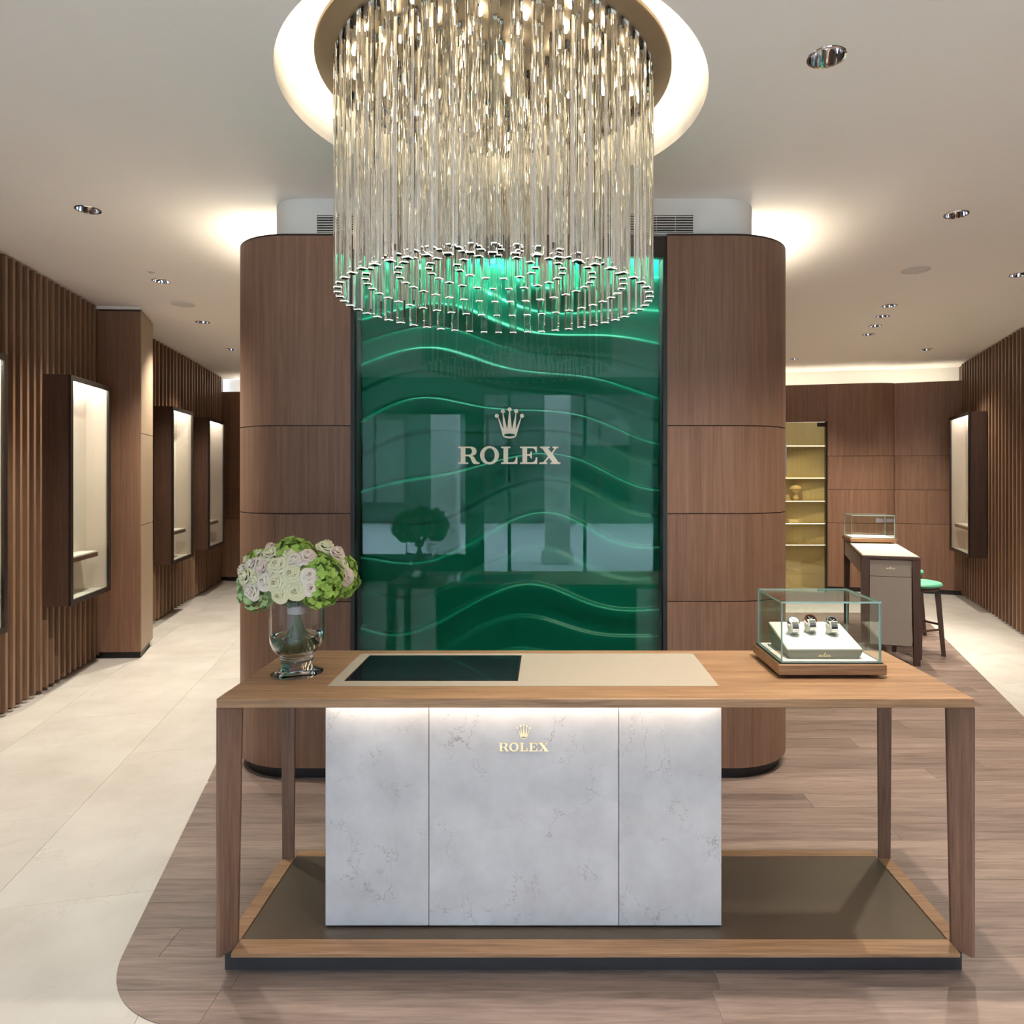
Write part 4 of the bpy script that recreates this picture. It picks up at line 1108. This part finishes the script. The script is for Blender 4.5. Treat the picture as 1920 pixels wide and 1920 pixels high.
def stool(x, y, rz, label):
    s = thing('bar_stool', label, 'stool', (x, y, 0.0032), 'green topped bar stools', rz, True)
    H = 0.655
    lathe('seat', [(0, H-0.035), (0.17, H-0.035), (0.188, H-0.028), (0.195, H-0.012), (0.186, H+0.002), (0.15, H+0.010), (0, H+0.014)], 'greenfab', s, 36)
    lathe('seat_ring', [(0, H-0.065), (0.155, H-0.065), (0.172, H-0.05), (0.172, H-0.0355), (0, H-0.0355)], 'darkwood', s, 36)
    for k in range(4):
        a = PI/4+k*PI/2; c_, s__ = math.cos(a), math.sin(a)
        r0, r1 = 0.200, 0.150
        tx_, ty_ = -s__, c_
        def q(r, hw, z): return [(c_*(r-hw)-tx_*hw, s__*(r-hw)-ty_*hw, z), (c_*(r+hw)-tx_*hw, s__*(r+hw)-ty_*hw, z), (c_*(r+hw)+tx_*hw, s__*(r+hw)+ty_*hw, z), (c_*(r-hw)+tx_*hw, s__*(r-hw)+ty_*hw, z)]
        hexa('leg', q(r0, 0.017, 0), q(r1, 0.024, H-0.0655), 'darkwood', s)
        b = a+PI/2; rr = 0.183; zz = 0.24 if k % 2 == 0 else 0.28
        p0 = Vector((c_*rr, s__*rr, zz)); p1 = Vector((math.cos(b)*rr, math.sin(b)*rr, zz))
        dd = (p1-p0).normalized()*0.012
        tube('stretcher', [p0+dd, p1-dd], 0.010, 'darkwood', s, 8)
    return s
stool(3.36, 6.31, 0.35, 'dark walnut bar stool with round green seat, beside the drawer end of the counter')
p_ = Vector((3.36, 6.31))+dr*0.85
stool(p_.x, p_.y, 0.35, 'dark walnut bar stool with round green seat, farther along the bar counter')

# ------------------------------------------------------------------ glass door with lit shelves behind it
d1 = struct(boxes('door_1', [(DX0, DX0+0.02, bl(DX0)-0.05, bl(DX0)+0.02, 0.0, 2.38), (DX1-0.02, DX1, bl(DX1)-0.02, bl(DX1)+0.03, 0.0, 2.38)], 'frame'))
yD = bl(DX1)-0.005
box('glass_leaf', DX0+0.021, DX1-0.021, yD, yD+0.010, 0.012, 2.365, 'doorglass', d1)
box('hinge', DX1-0.14, DX1-0.021, yD-0.012, yD-0.0003, 2.31, 2.365, 'frame', d1)
tube('handle', [(DX0+0.05, yD-0.05, 1.62), (DX0+0.05, yD-0.05, 2.08)], 0.012, 'steel', d1, 12)
boxes('handle_stem', [(DX0+0.044, DX0+0.056, yD-0.042, yD-0.0003, 1.68, 1.692), (DX0+0.044, DX0+0.056, yD-0.042, yD-0.0003, 2.0, 2.012)], 'steel', d1)
ni = thing('shelf_niche', 'golden lined niche with lit glass shelves behind the glass door', 'shelf unit', ((DX0+DX1)/2, 10.0, 0.0))
boxes('lining', [(DX0-0.1, DX1+0.25, 10.24, 10.255, 0, 2.6), ], 'shelfback', ni)
for zz in (0.62, 0.93, 1.255, 1.59, 2.055):
    s_ = box('shelf', DX0-0.02, DX1+0.12, 10.05, 10.235, zz-0.015, zz, 'shelfback', ni)
    box('led_strip', DX0-0.02, DX1+0.12, 10.036, 10.0485, zz-0.010, zz-0.002, 'ledshelf', s_)
vs2 = lathe('ornament', [(0, 1.2555), (0.03, 1.256), (0.045, 1.29), (0.03, 1.33), (0.02, 1.36), (0.05, 1.40), (0.09, 1.43), (0.07, 1.47), (0, 1.485)], 'petal_white', None, 20, (3.60, 10.13))
tag(vs2, 'small white flower vase on a lit shelf behind the glass door', 'vase')
bx = box('gift_box', 3.48, 3.62, 10.07, 10.17, 0.9305, 0.985, 'pad', None, 0.004)
tag(bx, 'small cream box on a lit shelf behind the glass door', 'box')

# ------------------------------------------------------------------ cut the downlight openings into the ceiling slab
V, F = [], []
for x, y, r in HOLES:
    k = len(V); n = 24
    for z in (CEIL-0.05, CEIL+0.06):
        V += [(x+r*math.cos(2*PI*i/n), y+r*math.sin(2*PI*i/n), z) for i in range(n)]
    F += [tuple(k+i for i in range(n-1, -1, -1)), tuple(k+n+i for i in range(n))]+[(k+i, k+(i+1) % n, k+n+(i+1) % n, k+n+i) for i in range(n)]
cut = mesh_obj('cutter', V, F, 'ceiling')
md = ceil.modifiers.new('holes', 'BOOLEAN'); md.operation = 'DIFFERENCE'; md.object = cut; md.solver = 'EXACT'
bpy.context.view_layer.update()
me = bpy.data.meshes.new_from_object(ceil.evaluated_get(bpy.context.evaluated_depsgraph_get()))
ceil.modifiers.clear(); ceil.data = me
bpy.data.objects.remove(cut)
